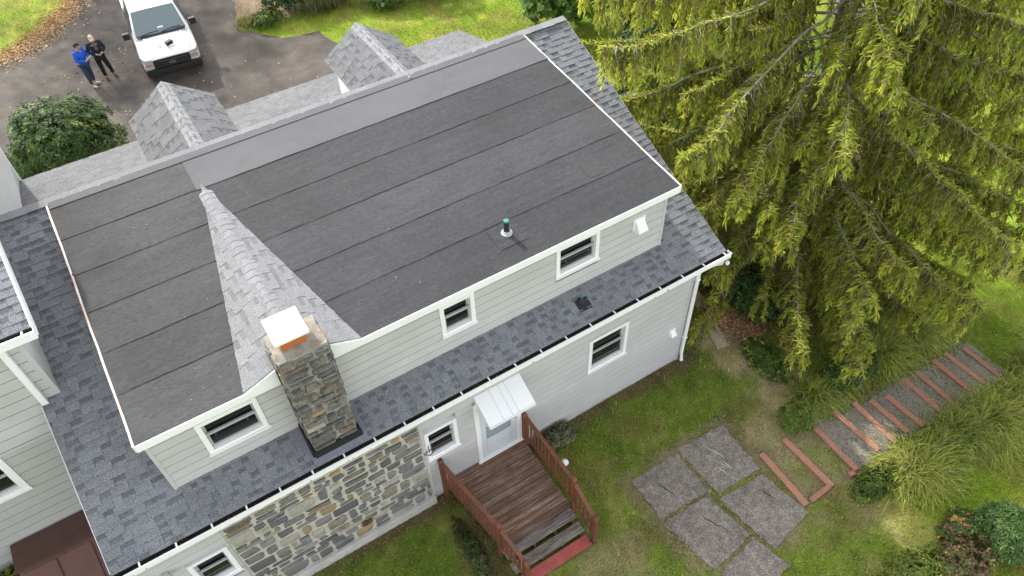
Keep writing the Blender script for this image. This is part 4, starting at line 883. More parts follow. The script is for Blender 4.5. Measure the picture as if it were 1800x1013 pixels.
# ------------------------------------------------------------------ leaf litter
def litter(name, label, n, fx, cols, s0=.025, s1=.06, zoff=.02):
    x, y = fx(n); P = np.stack([x, y, G(x, y)+zoff+.01*nr.random(len(x))], 1); P = P[in_view(P)]; n = len(P); d = unit(nr.normal(size=(n, 3))*[1, 1, .3]); sd2 = unit(np.cross(d, nr.normal(size=(n, 3))*.3+[0, 0, 1])); L = Leaves()
    L.diamonds(P, d, sd2, nr.uniform(s0, s1, n), nr.uniform(s0, s1, n)*.42, pal(cols, n)); stuff(L.build(name, M['litter']), label, 'leaf litter')
brn = [(.3, .17, .07), (.42, .27, .12), (.2, .1, .045), (.5, .38, .2), (.36, .16, .06)]
def dl(n):
    x = nr.uniform(-14, -2, n); y = nr.uniform(13, 31, n); k = inpoly(x, y, DRIVE) & (nr.random(n) < .12+.9*(fbm(x, y, .5) > .55)*sstep(-4, -9, x)); return x[k], y[k]
litter('driveway_leaves', 'dry fallen leaves scattered over the driveway', 2600, dl, brn, .04, .11)
def de(n):
    i = nr.integers(8, 16, n); a = np.array(DRIVE)[i]; b = np.array(DRIVE)[i+1]; t = nr.random((n, 1)); p = a+(b-a)*t+nr.normal(size=(n, 2))*.4; k = p[:, 0] < -6; return p[k, 0], p[k, 1]
litter('verge_leaves', 'brown leaves banked along the left driveway edge', 9000, de, brn, .04, .1)
def mu(n): t = nr.random(n); return 1.85+.45*t+nr.normal(size=n)*.3, .95-1.05*t+nr.normal(size=n)*.3
litter('needle_litter', 'rust coloured needle litter by the corner path', 2200, mu, [(.36, .18, .09), (.45, .25, .13), (.25, .12, .06), (.55, .38, .22)], .03, .09)
def wl_(n): return nr.uniform(-11, .5, n), -np.abs(nr.normal(size=n))*.22-.03
litter('wall_litter', 'dry leaf crumbs along the rear wall base', 1500, wl_, [(.2, .12, .07), (.3, .2, .12), (.15, .09, .05)], .02, .05)

# ------------------------------------------------------------------ shrubs
def shrub(name, label, cat, c, rad, n_ros, ll, lw, nl, cols, tips=None, group=None, up=.5, lump=.25, droop=.15, stem=True, inner=.55, seed=0, squash=0.0):
    global nr
    sv = nr; nr = np.random.default_rng(1000+seed)
    c = np.array([c[0], c[1], float(G(c[0], c[1]))+(c[2] if len(c) > 2 else 0)]); rad = np.array(rad)
    t = thing(name, label, cat, group, loc=tuple(c))
    D = unit(nr.normal(size=(n_ros, 3))*[1, 1, .8]+[0, 0, .35]); D[:, 2] = np.where(D[:, 2] < -.25, -D[:, 2], D[:, 2])
    lobes = unit(nr.normal(size=(14, 3))+[0, 0, .4]); lm = np.max(D @ lobes.T, 1); rr = 1-lump+lump*sstep(.6, 1, lm)+.06*nr.normal(size=n_ros)
    dep = 1-inner*nr.random(n_ros)**2.2
    P = D*rad*(rr*dep)[:, None]; P[:, 2] += rad[2]*.75; P[:, 2] = np.maximum(P[:, 2], .03)
    ax = unit(D*[1, 1, .6]+[0, 0, up]+.25*nr.normal(size=(n_ros, 3)))
    L = Leaves(); a1 = perp(ax); a2 = np.cross(ax, a1)
    cb = pal(cols, n_ros, .18)
    if tips is not None: k = nr.random(n_ros) < .16; cb[k] = pal(tips, k.sum())
    for i in range(nl):
        th = 2*math.pi*i/nl+nr.uniform(-.4, .4, n_ros); out = a1*np.cos(th)[:, None]+a2*np.sin(th)[:, None]; el = nr.uniform(-.25, .55, n_ros)[:, None]
        d = unit(out+ax*el-np.array([0, 0, droop])); s = unit(np.cross(d, ax)); L.diamonds(P+.1*ll*nr.normal(size=P.shape), d, s, ll*nr.uniform(.7, 1.2, n_ros), lw*nr.uniform(.8, 1.2, n_ros), cb*(1+.15*nr.normal(size=(n_ros, 1))), None, .5)
    L.build('foliage', M['leaf'], t)
    if stem:
        mb = MB()
        for i in range(9):
            a = nr.uniform(0, 6.28); e = np.array([math.cos(a)*rad[0]*.6, math.sin(a)*rad[1]*.6, rad[2]*nr.uniform(.8, 1.35)]); mb.tube([(0, 0, -.08), e*[.3, .3, .45], e], [.03, .02, .007], 5)
        mb.build('stems', M['twig'], t)
    nr = sv; return t
dk = [(.025, .055, .012), (.04, .08, .018), (.055, .1, .022), (.035, .07, .02)]; md = [(.05, .1, .016), (.075, .13, .022), (.1, .16, .03), (.06, .09, .02)]; ye = [(.2, .24, .04), (.26, .27, .05), (.15, .2, .035)]
shrub('rhododendron', 'big round dark green rhododendron at left, near two people', 'shrub', (-10.95, 16.0), (1.75, 1.85, 1.35), 2600, .17, .032, 8, dk+[(.07, .115, .03)], [(.13, .19, .05), (.11, .17, .045), (.2, .22, .05)], up=.7, lump=.4, seed=1)
shrub('leafy_shrub', 'dark leafy shrub at top edge, right of the pickup', 'shrub', (-1.5, 22.0), (1.15, 1.0, .95), 900, .11, .035, 6, dk, md, seed=2)
shrub('leafy_shrub', 'low yellow-green shrub at the driveway corner', 'shrub', (-2.65, 21.35), (.65, .55, .35), 320, .1, .03, 6, md, ye, seed=3)
shrub('leafy_shrub', 'dark shrub mass at the top edge above the second front dormer', 'shrub', (2.2, 20.9), (1.6, .95, .95), 1100, .12, .04, 6, dk, md, seed=4)
shrub('leafy_shrub', 'shadowy shrub at the top edge left of the front lawn', 'shrub', (4.0, 19.9), (1.3, .9, .9), 800, .12, .04, 6, dk, md, seed=5)
shrub('leafy_shrub', 'pale variegated bush behind the dark shrubs at top', 'shrub', (2.0, 19.9), (.9, .5, .4), 350, .1, .04, 6, md, [(.2, .25, .12), (.25, .3, .16)], seed=6)
shrub('broadleaf_shrub', 'bright green broadleaf shrub with maple-like leaves behind the roof peak', 'shrub', (7.6, 14.9), (2.3, 1.4, 1.7), 1700, .2, .075, 6, [(.045, .1, .016), (.07, .14, .022), (.1, .18, .03)], [(.18, .26, .06), (.2, .3, .09)], seed=7)
shrub('broadleaf_shrub', 'dark broadleaf shrub behind the roof peak beside the conifer', 'shrub', (10.2, 12.6), (2.0, 1.5, 1.6), 1000, .2, .07, 6, dk, md, seed=8)
shrub('viburnum', 'pale leaved shrub under the conifer beside the right gable', 'shrub', (5.0, 7.6), (.95, 1.1, 1.15), 800, .1, .035, 5, [(.06, .1, .03), (.1, .14, .06), (.16, .2, .1)], [(.3, .34, .22), (.26, .3, .18)], seed=9)
shrub('viburnum', 'shaded green shrub at the foot of the right gable', 'shrub', (4.2, 5.2), (.7, .9, .7), 420, .1, .035, 5, dk, md, seed=10)
shrub('leafy_shrub', 'glossy dark green shrub under the conifer by the house corner', 'shrub', (2.95, .3), (.85, .8, .7), 900, .1, .032, 6, dk+[(.05, .1, .025)], md, seed=11)
shrub('leafy_shrub', 'brownish thinning shrub beside the gutter end', 'shrub', (2.5, 1.75), (.7, .55, .55), 420, .11, .025, 6, [(.1, .085, .03), (.12, .11, .03), (.07, .08, .02)], ye, seed=12)
shrub('leafy_shrub', 'dark undergrowth shrub in the gap between roof and conifer, upper one', 'shrub', (7.8, 11.0), (1.3, 1.2, .9), 700, .13, .04, 6, dk, md, seed=31)
shrub('leafy_shrub', 'dark undergrowth shrub in the gap between roof and conifer, lower one', 'shrub', (6.3, 9.2), (1.0, 1.1, .7), 520, .12, .04, 6, dk, md, seed=32)
shrub('fern_bush', 'small feathery yellow-green bush beside the third step timber', 'shrub', (.95, -2.85), (.4, .36, .33), 420, .12, .014, 7, [(.1, .15, .025), (.14, .19, .03), (.07, .11, .02)], ye, up=.9, seed=13, stem=False)
shrub('garden_plants', 'dry brown weedy plants below the lawn at bottom right', 'plant', (1.35, -6.95), (.75, .5, .28), 420, .09, .022, 5, [(.13, .09, .05), (.1, .1, .03), (.16, .11, .06)], [(.1, .18, .05), (.3, .2, .08)], seed=14)
shrub('garden_plants', 'blue-green feathery shrub in the bottom right corner', 'plant', (2.55, -7.0), (.62, .62, .5), 800, .13, .012, 8, [(.06, .12, .03), (.09, .16, .045), (.05, .1, .025)], [(.16, .24, .07)], up=.9, seed=15)
shrub('garden_plants', 'leafy low weeds with orange leaves near bottom right corner', 'plant', (1.95, -6.5), (.6, .4, .25), 260, .11, .03, 5, [(.06, .12, .03), (.1, .17, .04), (.14, .1, .06)], [(.16, .26, .06), (.5, .24, .05)], seed=16)
shrub('garden_plants', 'yellow-green weed patch at the bottom edge', 'plant', (.4, -6.6), (.85, .45, .22), 520, .1, .02, 6, [(.13, .17, .03), (.18, .21, .04), (.1, .14, .025)], ye, seed=17, stem=False)
shrub('garden_plants', 'leafy weeds below the stub timber beside the second step', 'plant', (1.2, -4.85), (.6, .28, .16), 260, .09, .022, 6, md, ye, seed=18, stem=False)
shrub('garden_plants', 'low ragged plants at the foot of the left grass clump', 'plant', (1.7, -4.75), (.4, .2, .13), 170, .09, .018, 6, [(.13, .15, .03), (.09, .13, .025), (.2, .16, .06)], ye, seed=19, stem=False)
shrub('garden_plants', 'pale dry weeds against the wall right of the deck', 'plant', (-3.75, -.3), (.55, .28, .22), 330, .09, .016, 6, [(.2, .18, .11), (.12, .13, .06), (.28, .24, .16)], md, seed=20)
shrub('garden_plants', 'thin weeds at the foot of the left deck railing', 'plant', (-6.6, -1.5), (.22, .9, .14), 260, .08, .016, 5, [(.05, .08, .02), (.08, .11, .03), (.14, .1, .06)], md, seed=21, stem=False)
shrub('hosta', 'yellow-green leafy plant in the bottom left corner by the hatch', 'plant', (-14.35, 2.05), (.4, .35, .3), 80, .22, .06, 6, [(.09, .13, .03), (.16, .18, .04), (.05, .08, .02)], ye, seed=22, stem=False)
shrub('garden_plants', 'rough green plants along the sunny edge under conifer branches', 'plant', (1.75, -1.25), (.45, .75, .25), 420, .1, .02, 6, md, ye, seed=23, stem=False)
shrub('garden_plants', 'mixed green weeds between conifer and upper steps', 'plant', (3.3, -2.5), (1.0, .5, .4), 560, .12, .02, 6, md, ye, seed=24, stem=False)
def clump(label, c, rad, h, n, cols, seed, name='grass_clump', wd=.011, lean=1.0):
    global nr
    sv = nr; nr = np.random.default_rng(2000+seed); z = float(G(c[0], c[1])); L = Leaves()
    b = np.stack([nr.normal(size=n)*rad*.42, nr.normal(size=n)*rad*.34, np.zeros(n)], 1); an = np.arctan2(b[:, 1], b[:, 0])+nr.normal(size=n)*1.0; out = unit(np.stack([np.cos(an), np.sin(an), np.zeros(n)], 1)*nr.uniform(.5, 1.2, (n, 1))+np.array([.2, -.45, 0])+.25*nr.normal(size=(n, 3))*[1, 1, 0]); s = np.stack([-np.sin(an), np.cos(an), np.zeros(n)], 1)
    reach = nr.uniform(.2, .85, n)[:, None]*rad*lean; hh = nr.uniform(.35, 1.1, n)[:, None]*h; prof = [(0, 0), (.22, .62), (.55, 1.0), (.85, .88), (1.1, .55)]
    col = pal(cols, n, .18); w0 = wd*nr.uniform(.6, 1.3, n)[:, None]
    for i in range(4):
        (t0, z0), (t1, z1) = prof[i], prof[i+1]; wa, wb2 = w0*(1-.2*i), w0*(1-.2*(i+1)) if i < 3 else w0*.05
        p0 = b+out*reach*t0+np.array([0, 0, 1])*hh*z0; p1 = b+out*reach*t1+np.array([0, 0, 1])*hh*z1
        c0 = col*(.7+.12*i); c1 = col*(.7+.12*(i+1)); L.quads(np.stack([p0-s*wa, p0+s*wa, p1+s*wb2, p1-s*wb2], 1), np.stack([c0, c0, c1, c1], 1))
    o = L.build(name, M['blade']); o.location = (c[0], c[1], z); nr = sv
    return tag(o, label, 'ornamental grass')
gg = [(.38, .45, .06), (.46, .5, .075), (.3, .38, .05), (.5, .48, .13)]; gm = [(.3, .38, .05), (.38, .44, .06), (.22, .3, .04)]
CL = [('large arching yellow-green grass clump beside the fourth step timber', (2.35, -5.12), .8, .42, 800, gg), ('arching grass clump next along the lower side of the steps', (3.2, -5.1), .65, .42, 600, gm),
      ('leafy grass clump at middle of the lower side of the steps', (4.1, -5.0), .7, .45, 700, gm), ('broad bright grass clump near the upper end of steps', (5.1, -5.15), .85, .5, 900, gg), ('feathery bright grass clump at the right picture edge', (6.4, -5.25), .85, .5, 800, gg),
      ('tall green grass clump behind the far end of the steps', (7.9, -4.8), .8, .5, 700, gm), ('arching grass clump above the third step timber', (1.95, -2.5), .6, .36, 500, gm), ('grass clump under the conifer branches above middle steps', (3.0, -2.35), .65, .4, 500, gm),
      ('yellow-green grass clump under the conifer above upper steps', (4.6, -2.45), .75, .42, 650, gg), ('grass clump uphill of the far step timbers', (5.9, -2.4), .75, .42, 650, gg)]
for i, (lb, c, r_, h, n, cc) in enumerate(CL): clump(lb, c, r_, h*.9, int(n*1.7), cc+[(.3, .27, .12), (.12, .17, .03)], i, wd=.0085)
clump('tall drooping straw-green grass clump at the top edge right of the pickup', (-.15, 21.6), 1.0, 1.1, 900, [(.16, .17, .07), (.2, .19, .1), (.1, .13, .04)], 30, wd=.014)
clump('tuft of straw coloured grass at the driveway corner', (-3.3, 21.9), .5, .25, 350, [(.3, .26, .1), (.2, .22, .06)], 31)

# ------------------------------------------------------------------ trees
def spruce(name, label, base, H, Rmax, nb, seed, lean=(0, 0), dens=1.0, zlow=.8, bare=.3, rx=1.0, extra=(), thin=0):
    global nr
    sv = nr; nr = np.random.default_rng(seed); t = thing(name, label, 'tree', loc=(base[0], base[1], float(G(*base)))); 
    mb = MB(); tk = [(lean[0]*s*H+.08*math.sin(s*7), lean[1]*s*H+.06*math.cos(s*9), s*H-.3) for s in np.linspace(0, 1, 14)]
    mb.tube(tk, [.3*(1-s)**.8+.02 for s in np.linspace(0, 1, 14)], 12); mb.build('trunk', M['bark'], t, smooth=60)
    lim = MB(); tw = MB(); L = Leaves(); SH = []
    specs = []
    for i in range(nb):
        s = (i+.5)/nb; z0 = zlow+(H*.97-zlow)*s**1.0+nr.uniform(-.25, .25); a = i*2.39996+nr.uniform(-.35, .35); Lb = Rmax*(1-z0/H*.98)**.62*nr.uniform(.72, 1.08)
        if z0 < 2.2: Lb *= .85
        if thin and math.sin(a) > .5 and math.cos(a) > -.35 and nr.random() < thin: continue
        specs.append((z0, a, max(.5, Lb)))
    specs += list(extra)
    for (z0, a, Lb) in specs:
        o = np.array([lean[0]*z0, lean[1]*z0, z0]); dr = np.array([math.cos(a), math.sin(a), 0]); sd_ = np.array([-dr[1], dr[0], 0]); k = 12; cur = nr.uniform(-.12, .12)
        dp = nr.uniform(.3, .46); ss = np.linspace(0, 1, k)
        pts = np.stack([o+dr*Lb*q+sd_*cur*Lb*q*q+np.array([0, 0, Lb*(.1*q-dp*q**1.6+.16*q**4)]) for q in ss])
        if pts[:, 2].min() < .15: pts[:, 2] = np.maximum(pts[:, 2], .15+.1*nr.random())
        pts[1:, :2] += np.cumsum(nr.normal(size=(k-1, 2))*.035, 0); pts[2:, 2] += nr.normal(size=k-2)*.04
        lim.tube(pts, [max(.004, .034*(Lb/5)**.8*(1-q)**.8) for q in ss], 6)
        na = int(Lb/.012*dens); qa = .22+.78*nr.random(na)**.8; fa = qa*(k-1); ia = np.minimum(k-2, fa.astype(int)); ta = unit(pts[ia+1]-pts[ia]); ba = pts[ia]+(pts[ia+1]-pts[ia])*(fa-ia)[:, None]
        SH.append(np.concatenate([ba, unit(ta+sd_*nr.choice([-1, 1], (na, 1))*nr.uniform(.3, 1.3, (na, 1))+[0, 0, .1]), qa[:, None], nr.uniform(.4, 1, (na, 1)), np.full((na, 1), .4)], 1))
        seg = int(Lb/.105*dens)
        for j in range(seg):
            q = bare*.6+(1-bare*.6)*(j+nr.random())/seg
            if q > 1: q = 1.0
            if q < bare+.12 and nr.random() < .5: continue
            f = q*(k-1); i0 = min(k-2, int(f)); p = pts[i0]+(pts[i0+1]-pts[i0])*(f-i0); tang = pts[i0+1]-pts[i0]; tang = tang/np.linalg.norm(tang)
            for sg in (-1, 1):
                if nr.random() < .12: continue
                lat = nr.uniform(.08, .6)*(1-.7*q)*min(1, Lb/4)+.06; hang = nr.uniform(.35, 1.35)*(1-.4*q); out = sd_*sg*nr.uniform(.7, 1)+dr*nr.uniform(.2, .9); out /= np.linalg.norm(out)
                m_ = 6; u = np.linspace(0, 1, m_)[:, None]; pp = p+out*lat*(1-(1-u)**2)+np.array([0, 0, -1])*hang*u**1.8+nr.normal(size=(m_, 3))*.012
                if pp[-1, 2] < .06-.17*max(0, 0): pp[:, 2] = np.maximum(pp[:, 2], .06)
                tl = lat+hang; dead = nr.random() < (.45 if q < bare+.15 else .15)
                if nr.random() < .75: tw.tube(pp, [.01, .009, .007, .006, .005, .003], 3, False)
                if dead: continue
                ns = int(tl/.021*dens)+3; uu = nr.random(ns)**.85*.95+.05; ii = np.minimum(m_-2, (uu*(m_-1)).astype(int)); fr = (uu*(m_-1)-ii)[:, None]; b = pp[ii]*(1-fr)+pp[ii+1]*fr; tg = unit(pp[ii+1]-pp[ii])
                SH.append(np.concatenate([b, tg, np.full((ns, 1), q), uu[:, None], np.full((ns, 1), nr.normal())], 1))
    lim.build('limbs', M['twig'], t, smooth=60); stuff(tw.build('twigs', M['twig'], t))
    S = np.concatenate(SH); b, tg, q, uu, rv_ = S[:, :3], S[:, 3:6], S[:, 6], S[:, 7], S[:, 8]; n = len(b)
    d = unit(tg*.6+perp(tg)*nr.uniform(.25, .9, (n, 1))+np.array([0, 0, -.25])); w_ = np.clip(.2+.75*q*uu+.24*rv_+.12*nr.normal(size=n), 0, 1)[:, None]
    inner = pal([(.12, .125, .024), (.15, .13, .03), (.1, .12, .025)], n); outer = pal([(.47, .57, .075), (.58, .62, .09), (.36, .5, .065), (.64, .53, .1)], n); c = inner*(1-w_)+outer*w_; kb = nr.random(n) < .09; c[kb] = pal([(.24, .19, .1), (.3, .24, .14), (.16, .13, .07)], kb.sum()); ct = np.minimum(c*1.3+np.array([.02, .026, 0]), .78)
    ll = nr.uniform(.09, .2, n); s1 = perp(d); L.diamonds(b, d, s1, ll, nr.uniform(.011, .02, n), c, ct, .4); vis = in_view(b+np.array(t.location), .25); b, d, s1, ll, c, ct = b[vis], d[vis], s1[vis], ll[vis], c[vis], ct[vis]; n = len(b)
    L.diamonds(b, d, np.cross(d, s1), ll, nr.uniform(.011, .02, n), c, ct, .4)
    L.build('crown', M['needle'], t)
    # cones
    kc = nr.integers(0, n, 40); cn_ = MB()
    for i in kc: cn_.tube([b[i], b[i]-np.array([0, 0, .05]), b[i]-np.array([0, 0, .13])], [.012, .022, .008], 6)
    stuff(cn_.build('cones', mat('spruce_cone', (.28, .16, .09), rough=.8), t, smooth=60))
    nr = sv; return t
spruce('spruce_tree', 'huge drooping spruce with olive-green foliage right of the house', (5.3, 1.9), 13.5, 6.1, 150, 5, lean=(-.004, -.004), zlow=1.2, thin=.6,
       extra=((7.6, R(190), 5.9), (6.6, R(200), 5.5), (8.2, R(172), 5.8), (5.2, R(215), 4.6), (2.2, R(262), 4.6), (2.6, R(285), 4.8), (3.2, R(300), 5.2), (3.4, R(322), 5.4), (4.2, R(150), 5.0), (5.4, R(160), 5.2), (6.4, R(328), 6.6), (5.2, R(345), 6.8), (7.4, R(310), 6.4), (4.4, R(335), 6.2), (7.0, R(355), 6.6), (5.8, R(318), 6.8), (3.8, R(350), 6.4), (6.2, R(5), 6.8), (4.8, R(20), 6.2), (8.4, R(335), 6.0), (3.0, R(250), 5.2), (3.6, R(268), 5.8), (4.2, R(280), 6.0), (4.6, R(295), 6.3), (5.0, R(306), 6.5), (3.2, R(312), 6.0), (2.8, R(275), 5.4), (4.0, R(240), 5.4), (5.6, R(262), 5.4), (6.2, R(284), 5.6), (2.4, R(330), 5.6), (3.0, R(342), 5.8), (7.2, R(140), 6.0), (6.4, R(150), 6.2), (8.0, R(132), 5.8), (5.6, R(138), 5.8), (8.6, R(155), 5.6)))
spruce('spruce_tree', 'loose lighter spruce with bare limbs at the upper right picture edge', (19.5, 1.5), 12, 5.2, 60, 8, dens=.8, zlow=1.2, bare=.42)
def deciduous(label, base, H, cr, seed):
    global nr
    sv = nr; nr = np.random.default_rng(seed); t = thing('shade_tree', label, 'tree', 'tall trees beyond the driveway', loc=(base[0], base[1], 0)); mb = MB()
    mb.tube([(0, 0, -.2), (.1, 0, H*.3), (0, .1, H*.62)], [.3, .24, .15], 10)
    for i in range(9):
        a = i*2.4; mb.tube([(0, 0, H*(.35+.02*i)), (math.cos(a)*cr*.4, math.sin(a)*cr*.4, H*.65), (math.cos(a)*cr*.75, math.sin(a)*cr*.75, H*.8)], [.11, .07, .02], 6)
    mb.build('trunk', M['bark'], t); L = Leaves(); cl = nr.normal(size=(55, 3)); cl = unit(cl)*nr.random((55, 1))**.4*[cr, cr, H*.26]+[0, 0, H*.72]; n = 3400; P = cl[nr.integers(0, 55, n)]+nr.normal(size=(n, 3))*.5; d = unit(nr.normal(size=(n, 3))); L.diamonds(P, d, perp(d), nr.uniform(.2, .38, n), nr.uniform(.09, .16, n), pal(md, n)); L.build('crown', M['leaf'], t); nr = sv
deciduous('tall leafy tree beyond the driveway, behind the pickup', (-9.8, 37.5), 15, 4.4, 2)
deciduous('tall leafy tree beyond the driveway, right of the lane', (-2.0, 40), 14, 3.2, 3)
# ------------------------------------------------------------------ pickup truck (local: front at y=0, rear +y)
trk = thing('pickup_truck', 'white crew cab pickup truck with black grille parked on the driveway', 'truck', loc=(-6.72, 19.3, 0), rz=R(-5))
def loft(secs, closed_ends=True):    # secs: list of (y, [(x,z)...] half profile from bottom outside to top centre)
    vs = []; fs = []; n = None
    for (y, pr) in secs:
        full = [(-x, y, z) for x, z in pr]+[(x, y, z) for x, z in pr[::-1]]; n = len(full); vs += full
    for i in range(len(secs)-1):
        for j in range(n-1): fs.append((i*n+j, i*n+j+1, (i+1)*n+j+1, (i+1)*n+j))
        fs.append((i*n+n-1, i*n, (i+1)*n, (i+1)*n+n-1))
    if closed_ends: fs += [tuple(range(n))[::-1], tuple(range((len(secs)-1)*n, len(secs)*n))]
    return vs, fs
def fixn(o):
    bm = bmesh.new(); bm.from_mesh(o.data); bmesh.ops.recalc_face_normals(bm, faces=bm.faces); bm.to_mesh(o.data); bm.free(); return o
S = lambda y, w, zb, zs, zt, crown: (y, [(w*.93, zb), (w*.99, zb+.12), (w, zs-.1), (w*.985, zs), (w*.93, zt-.03), (w*.86, zt), (w*.55, zt+crown*.8), (w*.25, zt+crown), (0.0, zt+crown)])
body = MB(); body.add(*loft([S(.1, .8, .52, .86, .98, .02), S(.16, .93, .5, .9, 1.03, .03), S(.3, .985, .48, .95, 1.07, .05), S(.8, 1.0, .46, 1.0, 1.12, .06), S(1.3, 1.0, .45, 1.04, 1.17, .06), S(1.45, 1.0, .45, 1.05, 1.19, .04),
                         S(2.4, 1.0, .45, 1.06, 1.2, .0), S(3.85, 1.0, .45, 1.08, 1.22, .0)]))
fixn(body.build('body', M['paint'], trk, smooth=40))
# bed: open box
bd = MB(); bd.box(-.99, -.9, 3.87, 5.85, .5, 1.32); bd.box(.9, .99, 3.87, 5.85, .5, 1.32); bd.box(-.9, .9, 3.87, 3.93, .5, 1.32); bd.box(-.97, .97, 5.852, 5.9, .55, 1.3); bd.box(-.9, .9, 3.93, 5.85, .75, .8)
bd.build('cargo_bed', M['paint'], trk, bevel=.02)
# cab
def CS(y, wb, wt, zb, zt): return (y, [(wb, zb), (wb*.97+wt*.03, zb+(zt-zb)*.1), (wt+.06, zb+(zt-zb)*.82), (wt+.02, zt-.05), (wt-.08, zt-.012), (wt*.5, zt+.008), (0.0, zt+.012)])
cab = MB(); cab.add(*loft([CS(1.38, .93, .9, 1.17, 1.25), CS(1.72, .95, .83, 1.18, 1.57), CS(2.05, .965, .76, 1.19, 1.86), CS(2.2, .97, .75, 1.2, 1.9), CS(2.9, .97, .745, 1.2, 1.925), CS(3.6, .965, .74, 1.2, 1.9), CS(3.86, .95, .73, 1.2, 1.83)]))
cabo = fixn(cab.build('cab', M['paint'], trk, smooth=40))
ws_ = [(-.8, 1.41, 1.262), (.8, 1.41, 1.262), (.86, 1.45, 1.28), (.735, 2.06, 1.845), (.66, 2.085, 1.872), (0, 2.095, 1.884), (-.66, 2.085, 1.872), (-.735, 2.06, 1.845), (-.86, 1.45, 1.28), (0, 1.40, 1.266)]
wsv = []
for i in range(9):
    t = i/8
    for j in range(9):
        q = (j/8-.5)*2; y = 1.4+.69*t+.05*(q*q)*(1-t)*.6; z = 1.265+.62*t-.012*q*q; wdt = .87-.135*t; nrm = np.array([0, -.66, .75]); wsv.append(np.array([q*wdt, y, z])+nrm*.03)
MB().add(wsv, [(i*9+j, i*9+j+1, i*9+10+j, i*9+9+j) for i in range(8) for j in range(8)]).build('windshield', M['wind'], cabo, smooth=180)
for s in (-1, 1):
    for (ya, yb, yc, yd_) in ((1.78, 2.75, 2.72, 2.12), (2.83, 3.55, 3.5, 2.85)):
        P = [(s*.972, ya, 1.24), (s*.978, yb, 1.24), (s*.80, yc, 1.82), (s*.80, yd_, 1.8)]
        off = np.array([s*.014, 0, .004]); MB().prism([np.array(p)+off for p in (P if s > 0 else P[::-1])], (s*.004, 0, 0)).build('side_window', M['carglass'], cabo)
    mr = MB(); mr.hexa([(s*.99, 1.62, 1.2), (s*1.02, 1.62, 1.2), (s*1.02, 1.7, 1.2), (s*.99, 1.7, 1.2)], [(s*1.12, 1.58, 1.25), (s*1.15, 1.58, 1.25), (s*1.15, 1.68, 1.25), (s*1.12, 1.68, 1.25)]); mr.box(*sorted((s*1.05, s*1.28)), 1.56, 1.7, 1.2, 1.42)
    mr.build('side_mirror', M['blackp'], trk, bevel=.03)
    hl = MB(); hl.hexa([(s*.64, .045, .72), (s*.9, .09, .72), (s*.985, .26, .74), (s*.64, .26, .74)], [(s*.63, .085, 1.0), (s*.89, .13, 1.02), (s*.985, .34, 1.06), (s*.63, .3, 1.04)])
    h_ = fixn(hl.build('headlight', M['lamp'], trk, bevel=.012)); MB().hexa([(s*.67, .05, .83), (s*.9, .095, .83), (s*.9, .14, .83), (s*.67, .1, .83)], [(s*.67, .052, .86), (s*.9, .097, .86), (s*.9, .14, .86), (s*.67, .1, .86)]).build('marker_lamp', M['amber'], h_)
    dl_ = MB()
    for y in (1.7, 2.79, 3.62): dl_.box(*sorted((s*.992, s*1.003)), y, y+.012, .58, 1.15)
    dl_.build('door_gap', M['blackp'], trk)
    for y in (2.5, 3.45): MB().box(*sorted((s*.99, s*1.02)), y, y+.16, 1.02, 1.06).build('door_handle', M['blackp'], trk)
    MB().hexa([(s*.55, .3, 1.145), (s*.6, .3, 1.13), (s*.68, 1.3, 1.215), (s*.6, 1.3, 1.23)], [(s*.55, .3, 1.152), (s*.6, .3, 1.137), (s*.68, 1.3, 1.222), (s*.6, 1.3, 1.237)]).build('hood_crease', M['paint'], trk)
    for y in (.95, 4.65):
        wb_ = thing_part = bpy.data.objects.new('wheel', None); COL.objects.link(wb_); wb_.parent = trk; wb_.location = (s*.86, y, .39)
        ty = MB(); n = 22; prof = [(.24, -.11), (.36, -.125), (.39, -.09), (.39, .09), (.36, .125), (.24, .11)]
        vs = [(x, r_*math.cos(2*math.pi*j/n), r_*math.sin(2*math.pi*j/n)) for r_, x in prof for j in range(n)]
        ty.add(vs, [(i*n+j, i*n+(j+1) % n, (i+1)*n+(j+1) % n, (i+1)*n+j) for i in range(5) for j in range(n)]); ty.build('tyre', M['tyre'], wb_, smooth=50)
        rm = MB(); vs = [(x, r_*math.cos(2*math.pi*j/n), r_*math.sin(2*math.pi*j/n)) for r_, x in ((.245, s*.1), (.2, s*.07), (.08, s*.1), (.02, s*.1)) for j in range(n)]
        rm.add(vs, [(i*n+j, i*n+(j+1) % n, (i+1)*n+(j+1) % n, (i+1)*n+j) for i in range(3) for j in range(n)]); rm.build('rim', M['chrome'], wb_)
    ar = MB(); ar.tube([(s*.985, .95+.5*math.cos(a), .42+.5*math.sin(a)) for a in np.linspace(0, math.pi, 12)], .03, 6); ar.build('wheel_arch', M['blackp'], trk)
gr = MB(); gr.prism([(-.6, .115, .66), (.6, .115, .66), (.66, .12, .78), (.62, .13, .98), (-.62, .13, .98), (-.66, .12, .78)], (0, -.05, 0)); grl = gr.build('grille', M['blackp'], trk, bevel=.02)
for z, w_ in ((.74, .54), (.82, .56), (.9, .55)): MB().box(-w_, w_, .03, .068, z-.02, z+.02).build('grille_bar', mat('grille_bar', (.03, .03, .032), rough=.35), grl, bevel=.008)
n = 24; em = MB()
def oval(a, b, y, t): return [(a*math.cos(2*math.pi*j/n), y, .82+b*math.sin(2*math.pi*j/n)) for j in range(n)]
em.prism(oval(.125, .052, .03, 0)[::-1], (0, -.012, 0)); emo = em.build('emblem', M['chrome'], grl)
MB().prism(oval(.112, .042, .0175, 0)[::-1], (0, -.004, 0)).build('emblem_field', M['emb'], grl)
fc = bpy.data.curves.new('emblem_script', 'FONT'); fc.body = 'Ford'; fc.size = .085; fc.align_x = 'CENTER'; fc.align_y = 'CENTER'; fc.shear = .3; fc.extrude = .002
